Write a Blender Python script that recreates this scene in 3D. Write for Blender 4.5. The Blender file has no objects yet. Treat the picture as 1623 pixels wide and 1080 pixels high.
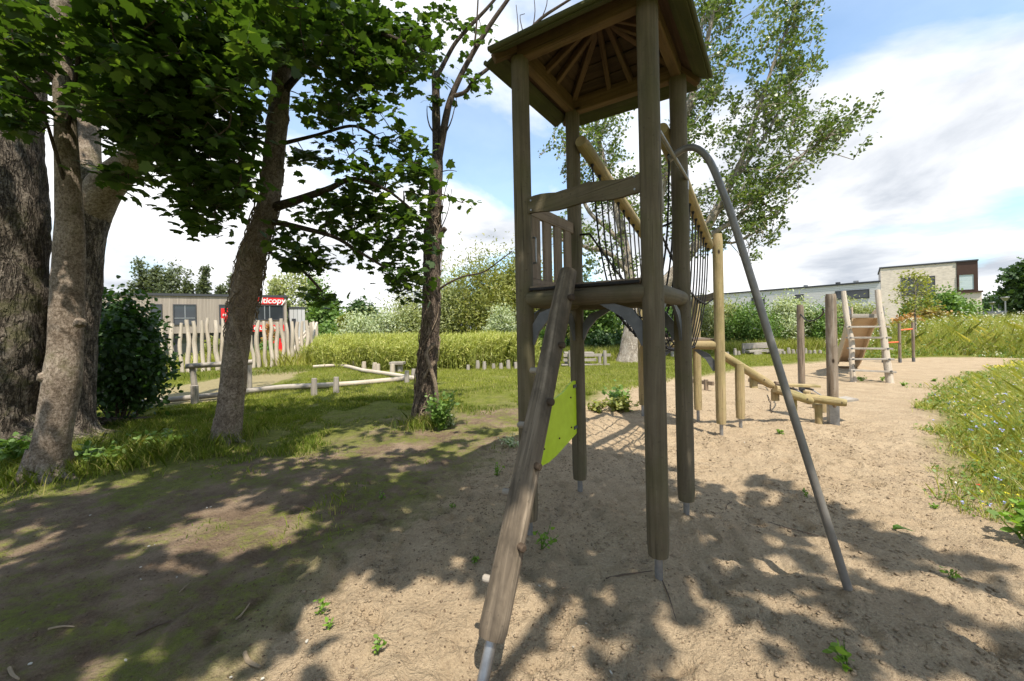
import bpy, math, random
import numpy as np
from mathutils import Vector, Matrix
R = math.radians
random.seed(7); rng = np.random.default_rng(7)
sc = bpy.context.scene
COL = sc.collection

# ------------------------------------------------------------------ camera
FPX, ROLL, CX, CY, EYE = 646.5, 0.02106, 811.5, 518.1, 1.6   # numbers of the 1623 px wide frame
cam = bpy.data.cameras.new('camera'); camo = bpy.data.objects.new('camera', cam); COL.objects.link(camo)
cam.sensor_width = 36; cam.lens = FPX / 1623 * 36; cam.shift_y = -(540 - CY) / 1623
cam.clip_start = 0.05; cam.clip_end = 3000
cr, sr = math.cos(ROLL), math.sin(ROLL)
camo.matrix_world = Matrix(((cr, sr, 0, 0), (0, 0, -1, 0), (-sr, cr, 0, EYE), (0, 0, 0, 1)))
sc.camera = camo

# ------------------------------------------------------------------ sun + sky
SUN = Vector((0.17, -0.50, 1.0)).normalized()
sl = bpy.data.lights.new('sun', 'SUN'); sl.energy = 5.0; sl.angle = R(0.55); sl.color = (1.0, 0.93, 0.82)
so = bpy.data.objects.new('sun', sl); COL.objects.link(so)
so.rotation_euler = SUN.to_track_quat('Z', 'Y').to_euler()
world = bpy.data.worlds.new("World"); sc.world = world; world.use_nodes = True
nt = world.node_tree; nt.nodes.clear()
def wn(t): return nt.nodes.new(t)
sky = wn('ShaderNodeTexSky'); sky.sky_type = 'NISHITA'; sky.sun_disc = False
sky.sun_elevation = math.asin(SUN.z); sky.sun_rotation = math.atan2(SUN.x, SUN.y)
sky.air_density = 1.0; sky.dust_density = 0.6; sky.ozone_density = 2.2
bg1 = wn('ShaderNodeBackground'); bg1.inputs[1].default_value = 0.15; skm = wn('ShaderNodeMix'); skm.data_type = 'RGBA'; skm.blend_type = 'MULTIPLY'; skm.inputs[0].default_value = 1; skm.inputs[7].default_value = (.92, 1.22, 1.28, 1); nt.links.new(sky.outputs[0], skm.inputs[6]); nt.links.new(skm.outputs[2], bg1.inputs[0])
tc = wn('ShaderNodeTexCoord'); sep = wn('ShaderNodeSeparateXYZ'); nt.links.new(tc.outputs['Generated'], sep.inputs[0])
def wm(op, a, b=None, clamp=False):
    m = wn('ShaderNodeMath'); m.operation = op; m.use_clamp = clamp
    for i, q in enumerate((a, b)):
        if q is None: continue
        if isinstance(q, (int, float)): m.inputs[i].default_value = q
        else: nt.links.new(q, m.inputs[i])
    return m.outputs[0]
zz = wm('MAXIMUM', sep.outputs[2], 0.0); zd = wm('ADD', zz, 0.22)
cmb = wn('ShaderNodeCombineXYZ')
nt.links.new(wm('DIVIDE', sep.outputs[0], zd), cmb.inputs[0]); nt.links.new(wm('DIVIDE', sep.outputs[1], zd), cmb.inputs[1])
def wnoise(scale, det, off, rough=.55, dist=0.3):
    mp = wn('ShaderNodeMapping'); mp.inputs['Location'].default_value = off
    nt.links.new(cmb.outputs[0], mp.inputs[0])
    n = wn('ShaderNodeTexNoise'); n.inputs['Scale'].default_value = scale; n.inputs['Detail'].default_value = det
    n.inputs['Roughness'].default_value = rough; n.inputs['Distortion'].default_value = dist
    nt.links.new(mp.outputs[0], n.inputs['Vector']); return n.outputs[0]
CLOUD_OFF = (3.1, 1.7, 0)
nA = wnoise(0.75, 9, CLOUD_OFF); nB = wnoise(1.15, 8, (9, 4, 2), .55)
def wramp(fac, stops):
    r = wn('ShaderNodeValToRGB'); e = r.color_ramp.elements
    e[0].position, e[0].color = stops[0][0], (*stops[0][1], 1); e[1].position, e[1].color = stops[1][0], (*stops[1][1], 1)
    for p, c in stops[2:]:
        q = e.new(p); q.color = (*c, 1)
    nt.links.new(fac, r.inputs[0]); return r.outputs[0]
lowcover = wm('MULTIPLY', wm('SUBTRACT', 0.50, zz, True), 0.42)
cover = wramp(wm('ADD', nA, lowcover), [(0.47, (0, 0, 0)), (0.60, (1, 1, 1))])
cover = wm('MAXIMUM', cover, 0.26)
shade = wramp(nB, [(0.34, (0.42, 0.455, 0.51)), (0.56, (0.90, 0.905, 0.915))])
bg2 = wn('ShaderNodeBackground'); bg2.inputs[1].default_value = 1.0; nt.links.new(shade, bg2.inputs[0])
mx = wn('ShaderNodeMixShader'); nt.links.new(cover, mx.inputs[0]); nt.links.new(bg1.outputs[0], mx.inputs[1]); nt.links.new(bg2.outputs[0], mx.inputs[2])
wo = wn('ShaderNodeOutputWorld'); nt.links.new(mx.outputs[0], wo.inputs[0])
sc.view_settings.view_transform = 'Standard'; sc.view_settings.look = 'None'
sc.view_settings.exposure = 0.60; sc.view_settings.gamma = 1.0
sc.cycles.max_bounces = 8; sc.cycles.transparent_max_bounces = 8

# ------------------------------------------------------------------ helpers
def W(u, v, d):
    du, dv = u - CX, v - CY
    a = du * cr - dv * sr; b = du * sr + dv * cr
    return Vector((a / FPX * d, d, EYE - b / FPX * d))
def GP(u, v, z=0.0):
    du, dv = u - CX, v - CY
    b = du * sr + dv * cr
    return W(u, v, FPX * (EYE - z) / b)
_tab = rng.random((256, 256))
def vnoise(x, y, s, seed=0):
    x = np.asarray(x, float) / s + seed * 17.31; y = np.asarray(y, float) / s + seed * 9.77
    xi = np.floor(x).astype(int); yi = np.floor(y).astype(int); fx = x - xi; fy = y - yi
    fx = fx * fx * (3 - 2 * fx); fy = fy * fy * (3 - 2 * fy)
    a = _tab[xi & 255, yi & 255]; b = _tab[(xi + 1) & 255, yi & 255]; c = _tab[xi & 255, (yi + 1) & 255]; d = _tab[(xi + 1) & 255, (yi + 1) & 255]
    return (a * (1 - fx) + b * fx) * (1 - fy) + (c * (1 - fx) + d * fx) * fy
def fbm(x, y, s, o=4, seed=0):
    t = 0; a = 1; w = 0
    for i in range(o):
        t = t + a * vnoise(x, y, s / 2 ** i, seed + i); w += a; a *= .5
    return t / w
def sdist(x, y, poly):
    """signed distance, positive inside"""
    x = np.asarray(x, float); y = np.asarray(y, float)
    d = np.full(x.shape, 1e9); ins = np.zeros(x.shape, bool)
    n = len(poly)
    for i in range(n):
        ax, ay = poly[i]; bx, by = poly[(i + 1) % n]
        ex, ey = bx - ax, by - ay
        t = np.clip(((x - ax) * ex + (y - ay) * ey) / (ex * ex + ey * ey), 0, 1)
        d = np.minimum(d, (x - ax - t * ex) ** 2 + (y - ay - t * ey) ** 2)
        c = ((ay > y) != (by > y)) & (x < ex * (y - ay) / (ey if abs(ey) > 1e-9 else 1e-9) + ax)
        ins ^= c
    return np.where(ins, 1, -1) * np.sqrt(d)

def tag(o, label=None, cat=None, group=None, kind=None):
    if label: o['label'] = label
    if cat: o['category'] = cat
    if group: o['group'] = group
    if kind: o['kind'] = kind
    return o
def thing(name, label, cat, loc=(0, 0, 0), group=None):
    o = bpy.data.objects.new(name, None); COL.objects.link(o); o.location = loc; o.empty_display_size = .1
    return tag(o, label, cat, group)
def wloc(p):
    t = Vector((0, 0, 0))
    while p is not None: t += Vector(p.location); p = p.parent
    return t

class MB:
    def __init__(s): s.V = []; s.F = []; s.UV = []; s.n = 0
    def add(s, V, F, UV):
        s.V.append(np.asarray(V, float)); s.F += [tuple(i + s.n for i in f) for f in F]; s.UV += UV; s.n += len(V); return s
    def tube(s, pts, rad, seg=10, cap=True, step=None, rn=0, rf=(3, .3), seed=0, ridge=0):
        P = np.array([tuple(p) for p in pts], float)
        if np.isscalar(rad): rad = [rad] * len(P)
        rad = np.array(rad, float)
        if step is not None and len(P) > 1:
            L = np.r_[0, np.cumsum(np.linalg.norm(np.diff(P, axis=0), axis=1))]
            n = max(2, int(L[-1] / step) + 1); q = np.linspace(0, L[-1], n)
            Q = np.zeros((n, 3)); k = np.clip(np.searchsorted(L, q, side='right') - 1, 0, len(P) - 2)
            t = ((q - L[k]) / np.maximum(L[k + 1] - L[k], 1e-9))[:, None]
            p0 = P[np.maximum(k - 1, 0)]; p1 = P[k]; p2 = P[k + 1]; p3 = P[np.minimum(k + 2, len(P) - 1)]
            Q = .5 * (2 * p1 + (p2 - p0) * t + (2 * p0 - 5 * p1 + 4 * p2 - p3) * t ** 2 + (-p0 + 3 * p1 - 3 * p2 + p3) * t ** 3)
            rad = np.interp(q, L, rad); P = Q
        n = len(P); L = np.r_[0, np.cumsum(np.linalg.norm(np.diff(P, axis=0), axis=1))]
        T = np.gradient(P, axis=0); T /= np.linalg.norm(T, axis=1)[:, None] + 1e-12
        a = np.array([0, 0, 1.]) if abs(T[0][2]) < .9 else np.array([1., 0, 0])
        u = np.cross(T[0], a); u /= np.linalg.norm(u)
        ang = np.arange(seg) * 2 * math.pi / seg
        V = np.zeros((n, seg, 3))
        for i in range(n):
            u = u - T[i] * u.dot(T[i]); u /= np.linalg.norm(u); w = np.cross(T[i], u)
            r = np.full(seg, rad[i])
            if rn: 
                cx = np.cos(ang) * rf[0] + seed * 5.1; sy = np.sin(ang) * rf[0] + L[i] / rf[1]
                r = r * (1 + rn * (fbm(cx + 20, sy + 20, 1, 3, seed) - .5) * 2)
            if ridge:
                wob = fbm(np.full(seg, L[i] * 2 + seed), ang * 0 + 3, 1, 2, seed)
                rr = vnoise(np.cos(ang + wob) * 5 + 30, np.sin(ang + wob) * 5 + 30 + L[i] * .6, .55, seed + 3)
                r = r * (1 + ridge * (np.abs(rr - .5) * 2 - .5))
            V[i] = P[i] + r[:, None] * (np.cos(ang)[:, None] * u + np.sin(ang)[:, None] * w)
        F = []; UV = []
        rm = float(rad.mean())
        for i in range(n - 1):
            for j in range(seg):
                k = (j + 1) % seg
                F.append((i * seg + j, i * seg + k, (i + 1) * seg + k, (i + 1) * seg + j))
                a0, a1 = ang[j] * rm, (ang[j] + 2 * math.pi / seg) * rm
                UV += [(a0, L[i]), (a1, L[i]), (a1, L[i + 1]), (a0, L[i + 1])]
        if cap:
            F.append(tuple(range(seg - 1, -1, -1))); F.append(tuple((n - 1) * seg + j for j in range(seg)))
            for q in (range(seg - 1, -1, -1), range(seg)):
                UV += [(math.cos(ang[j]) * rm * .2, math.sin(ang[j]) * rm * .2) for j in q]
        return s.add(V.reshape(-1, 3), F, UV)
    def box(s, a, b, w, h, up=(0, 0, 1), bev=0.004):
        """bar from a to b, width w (sideways), height h (along up)"""
        a = Vector(a); b = Vector(b); t = (b - a); L = t.length; t.normalize(); up = Vector(up)
        sd = t.cross(up)
        if sd.length < 1e-4: sd = t.cross(Vector((1, 0, 0)))
        sd.normalize(); up = sd.cross(t).normalized()
        bev = min(bev, w * .3, h * .3)
        pr = [(-w / 2 + bev, -h / 2), (w / 2 - bev, -h / 2), (w / 2, -h / 2 + bev), (w / 2, h / 2 - bev), (w / 2 - bev, h / 2), (-w / 2 + bev, h / 2), (-w / 2, h / 2 - bev), (-w / 2, -h / 2 + bev)]
        V = [tuple(q + sd * x + up * y) for q in (a, b) for x, y in pr]
        F = []; UV = []; off = random.random() * 3; per = 0
        for j in range(8):
            k = (j + 1) % 8; F.append((j, k, 8 + k, 8 + j)) ; e = math.hypot(pr[k][0] - pr[j][0], pr[k][1] - pr[j][1])
            UV += [(per, off), (per + e, off), (per + e, off + L), (per, off + L)]; per += e
        F.append(tuple(range(7, -1, -1))); F.append(tuple(range(8, 16)))
        UV += [(x * .2, y * .2 + off) for x, y in pr[::-1]] + [(x * .2, y * .2 + off) for x, y in pr]
        return s.add(V, F, UV)
    def plate(s, pts, n, th):
        """polygon pts (world) extruded by th along n"""
        n = Vector(n).normalized(); k = len(pts); P = [Vector(p) for p in pts]
        V = [tuple(p - n * th / 2) for p in P] + [tuple(p + n * th / 2) for p in P]
        t = (P[1] - P[0]).normalized(); w = n.cross(t)
        uv = [((p - P[0]).dot(w), (p - P[0]).dot(t)) for p in P]
        F = [tuple(range(k - 1, -1, -1)), tuple(range(k, 2 * k))]; UV = uv[::-1] + uv
        for j in range(k):
            q = (j + 1) % k; F.append((j, q, k + q, k + j)); UV += [uv[j], uv[q], (uv[q][0] + th, uv[q][1]), (uv[j][0] + th, uv[j][1])]
        return s.add(V, F, UV)
    def build(s, name, m, parent=None, smooth=35, label=None):
        V = np.concatenate(s.V); off = wloc(parent); V = V - np.array(off)
        me = bpy.data.meshes.new(name); me.from_pydata(V.tolist(), [], s.F)
        uv = me.uv_layers.new(name='UVMap'); uv.data.foreach_set('uv', np.array(s.UV, dtype=np.float32).ravel())
        me.materials.append(m)
        if smooth: me.shade_smooth(); me.set_sharp_from_angle(angle=R(smooth))
        o = bpy.data.objects.new(name, me); COL.objects.link(o); o.parent = parent
        if label: o['label'] = label
        return o
def T(*a, **k): return MB().tube(*a, **k)
def B(*a, **k): return MB().box(*a, **k)

# ---- leaves
def tmpl(kind):
    if kind == 'maple':
        h = [(0, .02), (.14, -.02), (.34, -.04), (.36, .12), (.54, .30), (.40, .38), (.34, .46), (.40, .70), (.24, .68), (.13, .80), (0, 1.0)]
        return np.array(h + [(-x, y) for x, y in h[-2:0:-1]])
    if kind == 'oval': return np.array([(0, 0), (.28, .22), (.32, .5), (.18, .82), (0, 1), (-.18, .82), (-.32, .5), (-.28, .22)])
    if kind == 'heart': return np.array([(0, .0), (.34, .08), (.40, .4), (0, 1), (-.40, .4), (-.34, .08)])
    if kind == 'lance': return np.array([(0, 0), (.17, .3), (.12, .62), (0, 1), (-.12, .62), (-.17, .3)])
    if kind == 'reed': return np.array([(0, 0), (.075, .35), (0, 1), (-.075, .35)])
    if kind == 'clump': return np.array([(0, 0), (.35, .1), (.2, .35), (.5, .6), (.15, .7), (0, 1), (-.3, .75), (-.2, .45), (-.5, .3), (-.2, .15)])
def leaves(name, m, parent, C, S, kind, tip=None, nrm=None, tr=.8, nr=.7, tint=None, bend=.22, r=rng):
    C = np.asarray(C, float); N = len(C); t2 = tmpl(kind); k = len(t2)
    S = np.broadcast_to(np.asarray(S, float), (N,)) * r.uniform(.7, 1.25, N)
    nn = r.normal(size=(N, 3)) * nr + (np.array([0, 0, 1.]) if nrm is None else np.asarray(nrm))
    nn /= np.linalg.norm(nn, axis=1)[:, None]
    tt = r.normal(size=(N, 3)) * tr + (np.array([0, 0, -.4]) if tip is None else np.asarray(tip))
    tt -= nn * (tt * nn).sum(1)[:, None]; tt /= np.linalg.norm(tt, axis=1)[:, None] + 1e-9
    bb = np.cross(nn, tt)
    x, y = t2[:, 0], t2[:, 1]; z = -bend * (y - .4) ** 2 * 2 - np.abs(x) * bend
    V = C[:, None, :] + S[:, None, None] * (x[None, :, None] * bb[:, None] + y[None, :, None] * tt[:, None] + z[None, :, None] * nn[:, None])
    V = V.reshape(-1, 3) - np.array(wloc(parent))
    me = bpy.data.meshes.new(name); me.vertices.add(N * k); me.vertices.foreach_set('co', V.astype(np.float32).ravel())
    me.loops.add(N * k); me.loops.foreach_set('vertex_index', np.arange(N * k, dtype=np.int32))
    me.polygons.add(N); me.polygons.foreach_set('loop_start', np.arange(N, dtype=np.int32) * k)
    me.update(calc_edges=True)
    at = me.attributes.new('tint', 'FLOAT_COLOR', 'POINT')
    if tint is None: tint = r.random(N)
    c = np.zeros((N, k, 4)); c[..., 0] = np.asarray(tint)[:, None]; c[..., 1] = r.random(N)[:, None]; c[..., 3] = 1
    at.data.foreach_set('color', c.astype(np.float32).ravel())
    me.materials.append(m); me.validate()
    o = bpy.data.objects.new(name, me); COL.objects.link(o); o.parent = parent
    return o
def blades(name, m, parent, P, H, Wd, lean=.35, tint=None, r=rng, wind=(0, 0)):
    """grass blades: bent strips of 5 vertices"""
    P = np.asarray(P, float); N = len(P); H = np.broadcast_to(H, (N,)); Wd = np.broadcast_to(Wd, (N,))
    a = r.uniform(0, 2 * math.pi, N); w = np.stack([np.cos(a), np.sin(a), 0 * a], 1)
    b = r.normal(size=(N, 2)) * lean + np.array(wind); l = np.stack([b[:, 0], b[:, 1], 0 * a], 1)
    h = H[:, None]; wd = Wd[:, None] / 2; up = np.array([0, 0, 1.])
    V = np.stack([P - w * wd, P + w * wd, P + up * h * .55 + l * h * .35 + w * wd * .8, P + up * h * .95 + l * h * .95, P + up * h * .55 + l * h * .35 - w * wd * .8], 1)
    V = V.reshape(-1, 3) - np.array(wloc(parent)); k = 5
    me = bpy.data.meshes.new(name); me.vertices.add(N * k); me.vertices.foreach_set('co', V.astype(np.float32).ravel())
    me.loops.add(N * k); me.loops.foreach_set('vertex_index', np.arange(N * k, dtype=np.int32))
    me.polygons.add(N); me.polygons.foreach_set('loop_start', np.arange(N, dtype=np.int32) * k); me.update(calc_edges=True)
    at = me.attributes.new('tint', 'FLOAT_COLOR', 'POINT')
    if tint is None: tint = r.random(N)
    c = np.zeros((N, k, 4)); c[..., 0] = np.asarray(tint)[:, None]; c[..., 1] = r.random(N)[:, None]; c[..., 3] = 1
    at.data.foreach_set('color', c.astype(np.float32).ravel())
    me.materials.append(m); me.validate()
    o = bpy.data.objects.new(name, me); COL.objects.link(o); o.parent = parent
    return o

# ------------------------------------------------------------------ materials
class NT:
    def __init__(s, name):
        s.m = bpy.data.materials.new(name); s.m.use_nodes = True; s.t = s.m.node_tree; s.t.nodes.clear()
        s.out = s.t.nodes.new('ShaderNodeOutputMaterial')
    def n(s, t, inp=None, **kw):
        q = s.t.nodes.new('ShaderNode' + t)
        for k, v in kw.items(): setattr(q, k, v)
        for k, v in (inp or {}).items(): s.set(q.inputs[k], v)
        return q
    def set(s, sock, v):
        if isinstance(v, bpy.types.NodeSocket): s.t.links.new(v, sock)
        elif isinstance(v, bpy.types.Node): s.t.links.new(v.outputs[0], sock)
        elif isinstance(v, (tuple, list)) and len(v) == 3 and sock.type == 'RGBA': sock.default_value = (*v, 1)
        else: sock.default_value = v
    def math(s, op, a, b=0.0, clamp=False):
        q = s.n('Math', operation=op, use_clamp=clamp); s.set(q.inputs[0], a); s.set(q.inputs[1], b); return q.outputs[0]
    def noise(s, vec, scale, det=4, rough=.55, dist=0):
        q = s.n('TexNoise', {'Scale': scale, 'Detail': det, 'Roughness': rough, 'Distortion': dist})
        if vec is not None: s.set(q.inputs['Vector'], vec)
        return q.outputs[0]
    def ramp(s, fac, *st):
        q = s.n('ValToRGB'); e = q.color_ramp.elements
        while len(e) < len(st): e.new(.5)
        for el, (p, c) in zip(e, st):
            el.position = p; el.color = (*c, 1) if isinstance(c, (tuple, list)) else (c, c, c, 1)
        s.set(q.inputs[0], fac); return q.outputs[0]
    def mix(s, f, a, b, mode='MIX'):
        q = s.n('Mix', data_type='RGBA', blend_type=mode); s.set(q.inputs[0], f); s.set(q.inputs[6], a); s.set(q.inputs[7], b); return q.outputs[2]
    def mapv(s, vec, sc=(1, 1, 1), loc=(0, 0, 0)):
        q = s.n('Mapping'); s.set(q.inputs[0], vec); q.inputs['Scale'].default_value = sc
        if isinstance(loc, tuple): q.inputs['Location'].default_value = loc
        else: s.set(q.inputs['Location'], loc)
        return q.outputs[0]
    def bump(s, h, st=.5, dist=.01, nrm=None):
        q = s.n('Bump', {'Strength': st, 'Distance': dist, 'Height': h})
        if nrm is not None: s.set(q.inputs['Normal'], nrm)
        return q.outputs[0]
    def pbr(s, col, rough=.8, nrm=None, metal=0, spec=.4):
        q = s.n('BsdfPrincipled', {'Base Color': col, 'Roughness': rough, 'Metallic': metal, 'Specular IOR Level': spec})
        if nrm is not None: s.set(q.inputs['Normal'], nrm)
        return q
    def done(s, sh): s.set(s.out.inputs[0], sh); return s.m
def uvrand(t):
    uv = t.n('UVMap').outputs[0]; r = t.n('ObjectInfo').outputs['Random']
    c = t.n('CombineXYZ', {0: t.math('MULTIPLY', r, 7.3), 1: t.math('MULTIPLY', r, 31.7), 2: t.math('MULTIPLY', r, 11.1)})
    return t.mapv(uv, (1, 1, 1), c.outputs[0]), r
def wood(name, c1, c2, c3, algae=0.0, crack=.6, pale=0.0, mottled=.35, ac=(.10, .115, .035)):
    t = NT(name); uv, r = uvrand(t)
    g = t.noise(t.mapv(uv, (70, 2.2, 1)), 1, 6, .6, .4); g2 = t.noise(t.mapv(uv, (16, .9, 1)), 1, 4, .6, 1.2)
    ck = t.ramp(t.noise(t.mapv(uv, (45, 1.1, 1)), 1, 3, .5, .2), (.30, 1.0), (.36, 0.0))
    col = t.ramp(g2, (.25, c1), (.5, c2), (.75, c3)); col = t.mix(.45, col, t.ramp(g, (.2, (.25, .25, .25)), (.75, (1.15, 1.15, 1.15))), 'MULTIPLY')
    ob = t.n('TexCoord').outputs['Object']
    if algae:
        a = t.ramp(t.noise(ob, 2.3, 5, .65), (.62 - algae * .4, 0.0), (.78 - algae * .3, 1.0)); col = t.mix(t.math('MULTIPLY', a, .75), col, t.mix(.5, col, ac))
    kn = t.n('TexVoronoi', {'Scale': 1.0, 'Randomness': 1.0}); t.set(kn.inputs['Vector'], t.mapv(uv, (3.2, 1.6, 1)))
    kf = t.ramp(kn.outputs['Distance'], (.035, 1.0), (.07, 0.0)); col = t.mix(kf, col, (.035, .022, .014))
    col = t.mix(t.math('MULTIPLY', ck, crack), col, (.02, .014, .01))
    dn = t.noise(t.mapv(ob, (1, 1, .45)), 4.5, 6, .65); col = t.mix(t.ramp(dn, (.46, 0.0), (.60, mottled)), col, t.mix(.65, col, (.035, .028, .02))); dn2 = t.noise(ob, 38, 3, .6); col = t.mix(t.ramp(dn2, (.62, 0.0), (.72, .5)), col, (.05, .04, .03))
    h = t.math('SUBTRACT', t.math('ADD', g, t.math('MULTIPLY', g2, .6)), t.math('MULTIPLY', ck, .9))
    return t.done(t.pbr(col, t.ramp(g, (.3, .7), (.7, .9)), t.bump(h, .55, .006), spec=.25))
def bark(name, c1, c2, c3, sc=1.0, depth=.02, lichen=0, vstretch=.35, fiss=.5):
    t = NT(name); uv, r = uvrand(t); ob = t.n('TexCoord').outputs['Object']
    wob = t.mix(.06, uv, t.n('TexNoise', {'Scale': 7 * sc, 'Detail': 3.0, 'Vector': uv}).outputs[1], 'ADD')
    f1 = t.noise(t.mapv(wob, (26 * sc, 26 * vstretch * sc * .35, 1)), 1, 3, .5, .8); rid = t.math('ABSOLUTE', t.math('SUBTRACT', f1, .5))
    cr_ = t.ramp(rid, (.0, 0.0), (.07, 1.0)); n1 = t.noise(t.mapv(uv, (60 * sc, 34 * sc, 1)), 1, 8, .7, .3); n2 = t.noise(ob, 4.5 * sc, 6, .65); n3 = t.noise(ob, 26 * sc, 5, .7)
    h = t.math('ADD', t.math('MULTIPLY', cr_, fiss), t.math('ADD', t.math('MULTIPLY', n1, .5), t.math('MULTIPLY', n3, .6)))
    col = t.ramp(t.math('ADD', t.math('MULTIPLY', n3, .55), t.math('MULTIPLY', n2, .45)), (.40, c1), (.49, c2), (.58, c3))
    col = t.mix(t.math('MULTIPLY', t.math('SUBTRACT', 1.0, cr_), fiss), col, tuple(x * .5 for x in c1)); col = t.mix(t.ramp(n1, (.40, .8), (.52, 0.0)), col, tuple(x * .8 for x in c1)); n9 = t.noise(ob, 75, 4, .7); col = t.mix(t.ramp(n9, (.56, 0.0), (.66, .55)), col, tuple(min(1, x * 1.25) for x in c3)); h = t.math('ADD', h, t.math('MULTIPLY', n9, .35))
    if lichen:
        l = t.ramp(t.noise(ob, 2.1, 7, .72), (.53, 0.0), (.62, lichen)); col = t.mix(l, col, (.12, .125, .045))
    return t.done(t.pbr(col, .92, t.bump(h, .9, depth), spec=.15))
def foliage(name, c1, c2, c3=None, trans=.35, gloss=.35, rough=.5):
    t = NT(name); a = t.n('Attribute', attribute_name='tint'); sp = t.n('SeparateColor', {0: a.outputs['Color']})
    col = t.mix(sp.outputs[0], c1, c2)
    if c3: col = t.mix(t.ramp(sp.outputs[1], (.80, 0.0), (.97, 1.0)), col, c3)
    p = t.pbr(col, rough, spec=gloss)
    tr = t.n('BsdfTranslucent', {0: t.mix(.55, col, t.mix(1.0, col, (2.3, 2.3, .5), 'MULTIPLY'))})
    q = t.n('MixShader', {0: trans, 1: p.outputs[0], 2: tr.outputs[0]})
    return t.done(q.outputs[0])
def plain(name, col, rough=.6, metal=0, var=.15, sc=20, bump=.1, spec=.4):
    t = NT(name); ob = t.n('TexCoord').outputs['Object']; n = t.noise(ob, sc, 5, .6)
    c = t.mix(t.ramp(n, (.3, 0.0), (.7, var * 2)), col, tuple(x * .55 for x in col))
    return t.done(t.pbr(c, t.math('ADD', rough - .1, t.math('MULTIPLY', n, .2)), t.bump(n, bump, .003), metal, spec))
M = {}
M['post'] = wood('weathered_round_timber', (.105, .083, .052), (.155, .125, .082), (.21, .175, .12), algae=.40, ac=(.085, .09, .03))
M['oldlog'] = wood('grey_split_log', (.075, .058, .042), (.175, .138, .098), (.42, .34, .25), algae=.0, crack=1.0, mottled=.85)
M['beamwood'] = wood('brown_beam_timber', (.12, .07, .036), (.18, .112, .06), (.24, .155, .088), algae=.1)
M['roofwood'] = wood('dark_roof_boards', (.065, .042, .025), (.11, .07, .042), (.16, .105, .062), algae=.15)
M['moss'] = wood('mossy_board_edge', (.05, .055, .022), (.08, .085, .035), (.10, .09, .05), algae=.6)
M['yellow'] = wood('yellowish_impregnated_timber', (.27, .20, .095), (.38, .29, .15), (.47, .37, .21), algae=.45, ac=(.17, .19, .04), crack=.35)
M['pale'] = wood('pale_debarked_robinia', (.42, .35, .27), (.55, .47, .37), (.62, .55, .45), algae=0.0, crack=.4, mottled=.1)
M['greywood'] = wood('silver_grey_timber', (.26, .225, .185), (.36, .32, .27), (.46, .42, .36), algae=.05, crack=.7, mottled=.25)
M['chunk'] = wood('brown_flaky_post', (.15, .105, .07), (.26, .20, .145), (.46, .41, .35), algae=.1, crack=.8)
M['rail'] = wood('sawn_rail_timber', (.19, .135, .09), (.27, .20, .14), (.33, .255, .18), algae=.15)
M['steel'] = plain('galvanised_steel', (.34, .35, .36), .42, .75, .3, 30)
M['pipe'] = plain('dull_steel_pipe', (.24, .225, .205), .40, .35, .3, 12)
M['darksteel'] = plain('dark_grey_steel', (.13, .135, .145), .5, .3, .3, 18)
M['lime'] = plain('lime_green_board', (.50, .68, .02), .45, 0, .14, 14, .15)
M['rope'] = plain('black_rope', (.018, .017, .018), .8, 0, .3, 90, .6)
M['bolt'] = plain('rusty_bolt', (.10, .075, .055), .5, .5, .4, 60)
M['white'] = plain('white_frame', (.72, .72, .70), .5, 0, .1)
M['darkframe'] = plain('anthracite_frame', (.045, .047, .052), .5, 0, .1)
M['brownpanel'] = plain('brown_metal_panel', (.075, .040, .028), .5, .2, .2, 4)
M['tan'] = plain('tan_slide_board', (.62, .48, .34), .45, 0, .2, 4)
M['orange'] = plain('orange_bar', (.75, .16, .06), .4, 0, .1)
M['red'] = plain('red_sign_panel', (.72, .018, .02), .4, 0, .04, 3, .02)
M['interior'] = plain('dark_interior', (.03, .03, .032), .8)
t = NT('window_glass'); M['glass'] = t.done(t.pbr((.03, .035, .04), .05, spec=.9))
t = NT('pale_blind_glass'); M['blind'] = t.done(t.pbr(t.ramp(t.noise(t.mapv(t.n('TexCoord').outputs['Object'], (1, 1, 22)), 1, 2), (.3, (.42, .50, .50)), (.7, (.55, .62, .62))), .25, spec=.6))
M['maplebark'] = bark('grey_maple_bark', (.11, .082, .058), (.235, .185, .14), (.34, .28, .22), 1.0, .014, .3, .3, .2)
M['roughbark'] = bark('furrowed_old_bark', (.07, .055, .043), (.19, .155, .12), (.30, .255, .205), .8, .05, .5, .45, .9)
M['thinbark'] = bark('brown_ivied_bark', (.075, .055, .042), (.16, .12, .09), (.26, .205, .155), 1.3, .03, .3, .3, .8)
M['poplarbark'] = bark('pale_poplar_bark', (.20, .16, .12), (.42, .36, .29), (.56, .50, .42), 1.2, .03, .2, .3)
M['twig'] = bark('dark_twig_bark', (.04, .03, .022), (.08, .06, .045), (.13, .10, .08), 2, .004)
M['vine'] = bark('dry_ivy_stem', (.13, .095, .065), (.24, .185, .13), (.36, .29, .21), 3, .004)
M['maple'] = foliage('maple_leaves', (.030, .062, .012), (.056, .105, .015), (.11, .165, .028), .40, .35)
M['shrubleaf'] = foliage('dark_shrub_leaves', (.020, .048, .012), (.045, .10, .02), None, .3)
M['poplar'] = foliage('poplar_leaves', (.06, .105, .022), (.145, .20, .045), (.24, .27, .16), .3, .5, .4)
M['farpoplar'] = foliage('far_poplar_leaves', (.08, .105, .05), (.15, .175, .09), None, .25)
M['willow'] = foliage('willow_leaves', (.20, .24, .085), (.36, .38, .17), (.38, .40, .25), .3)
M['silver'] = foliage('silver_willow_leaves', (.26, .32, .17), (.46, .51, .31), (.5, .52, .40), .25)
M['olive'] = foliage('olive_willow_leaves', (.14, .17, .035), (.30, .31, .08), (.30, .28, .08), .3)
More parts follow.
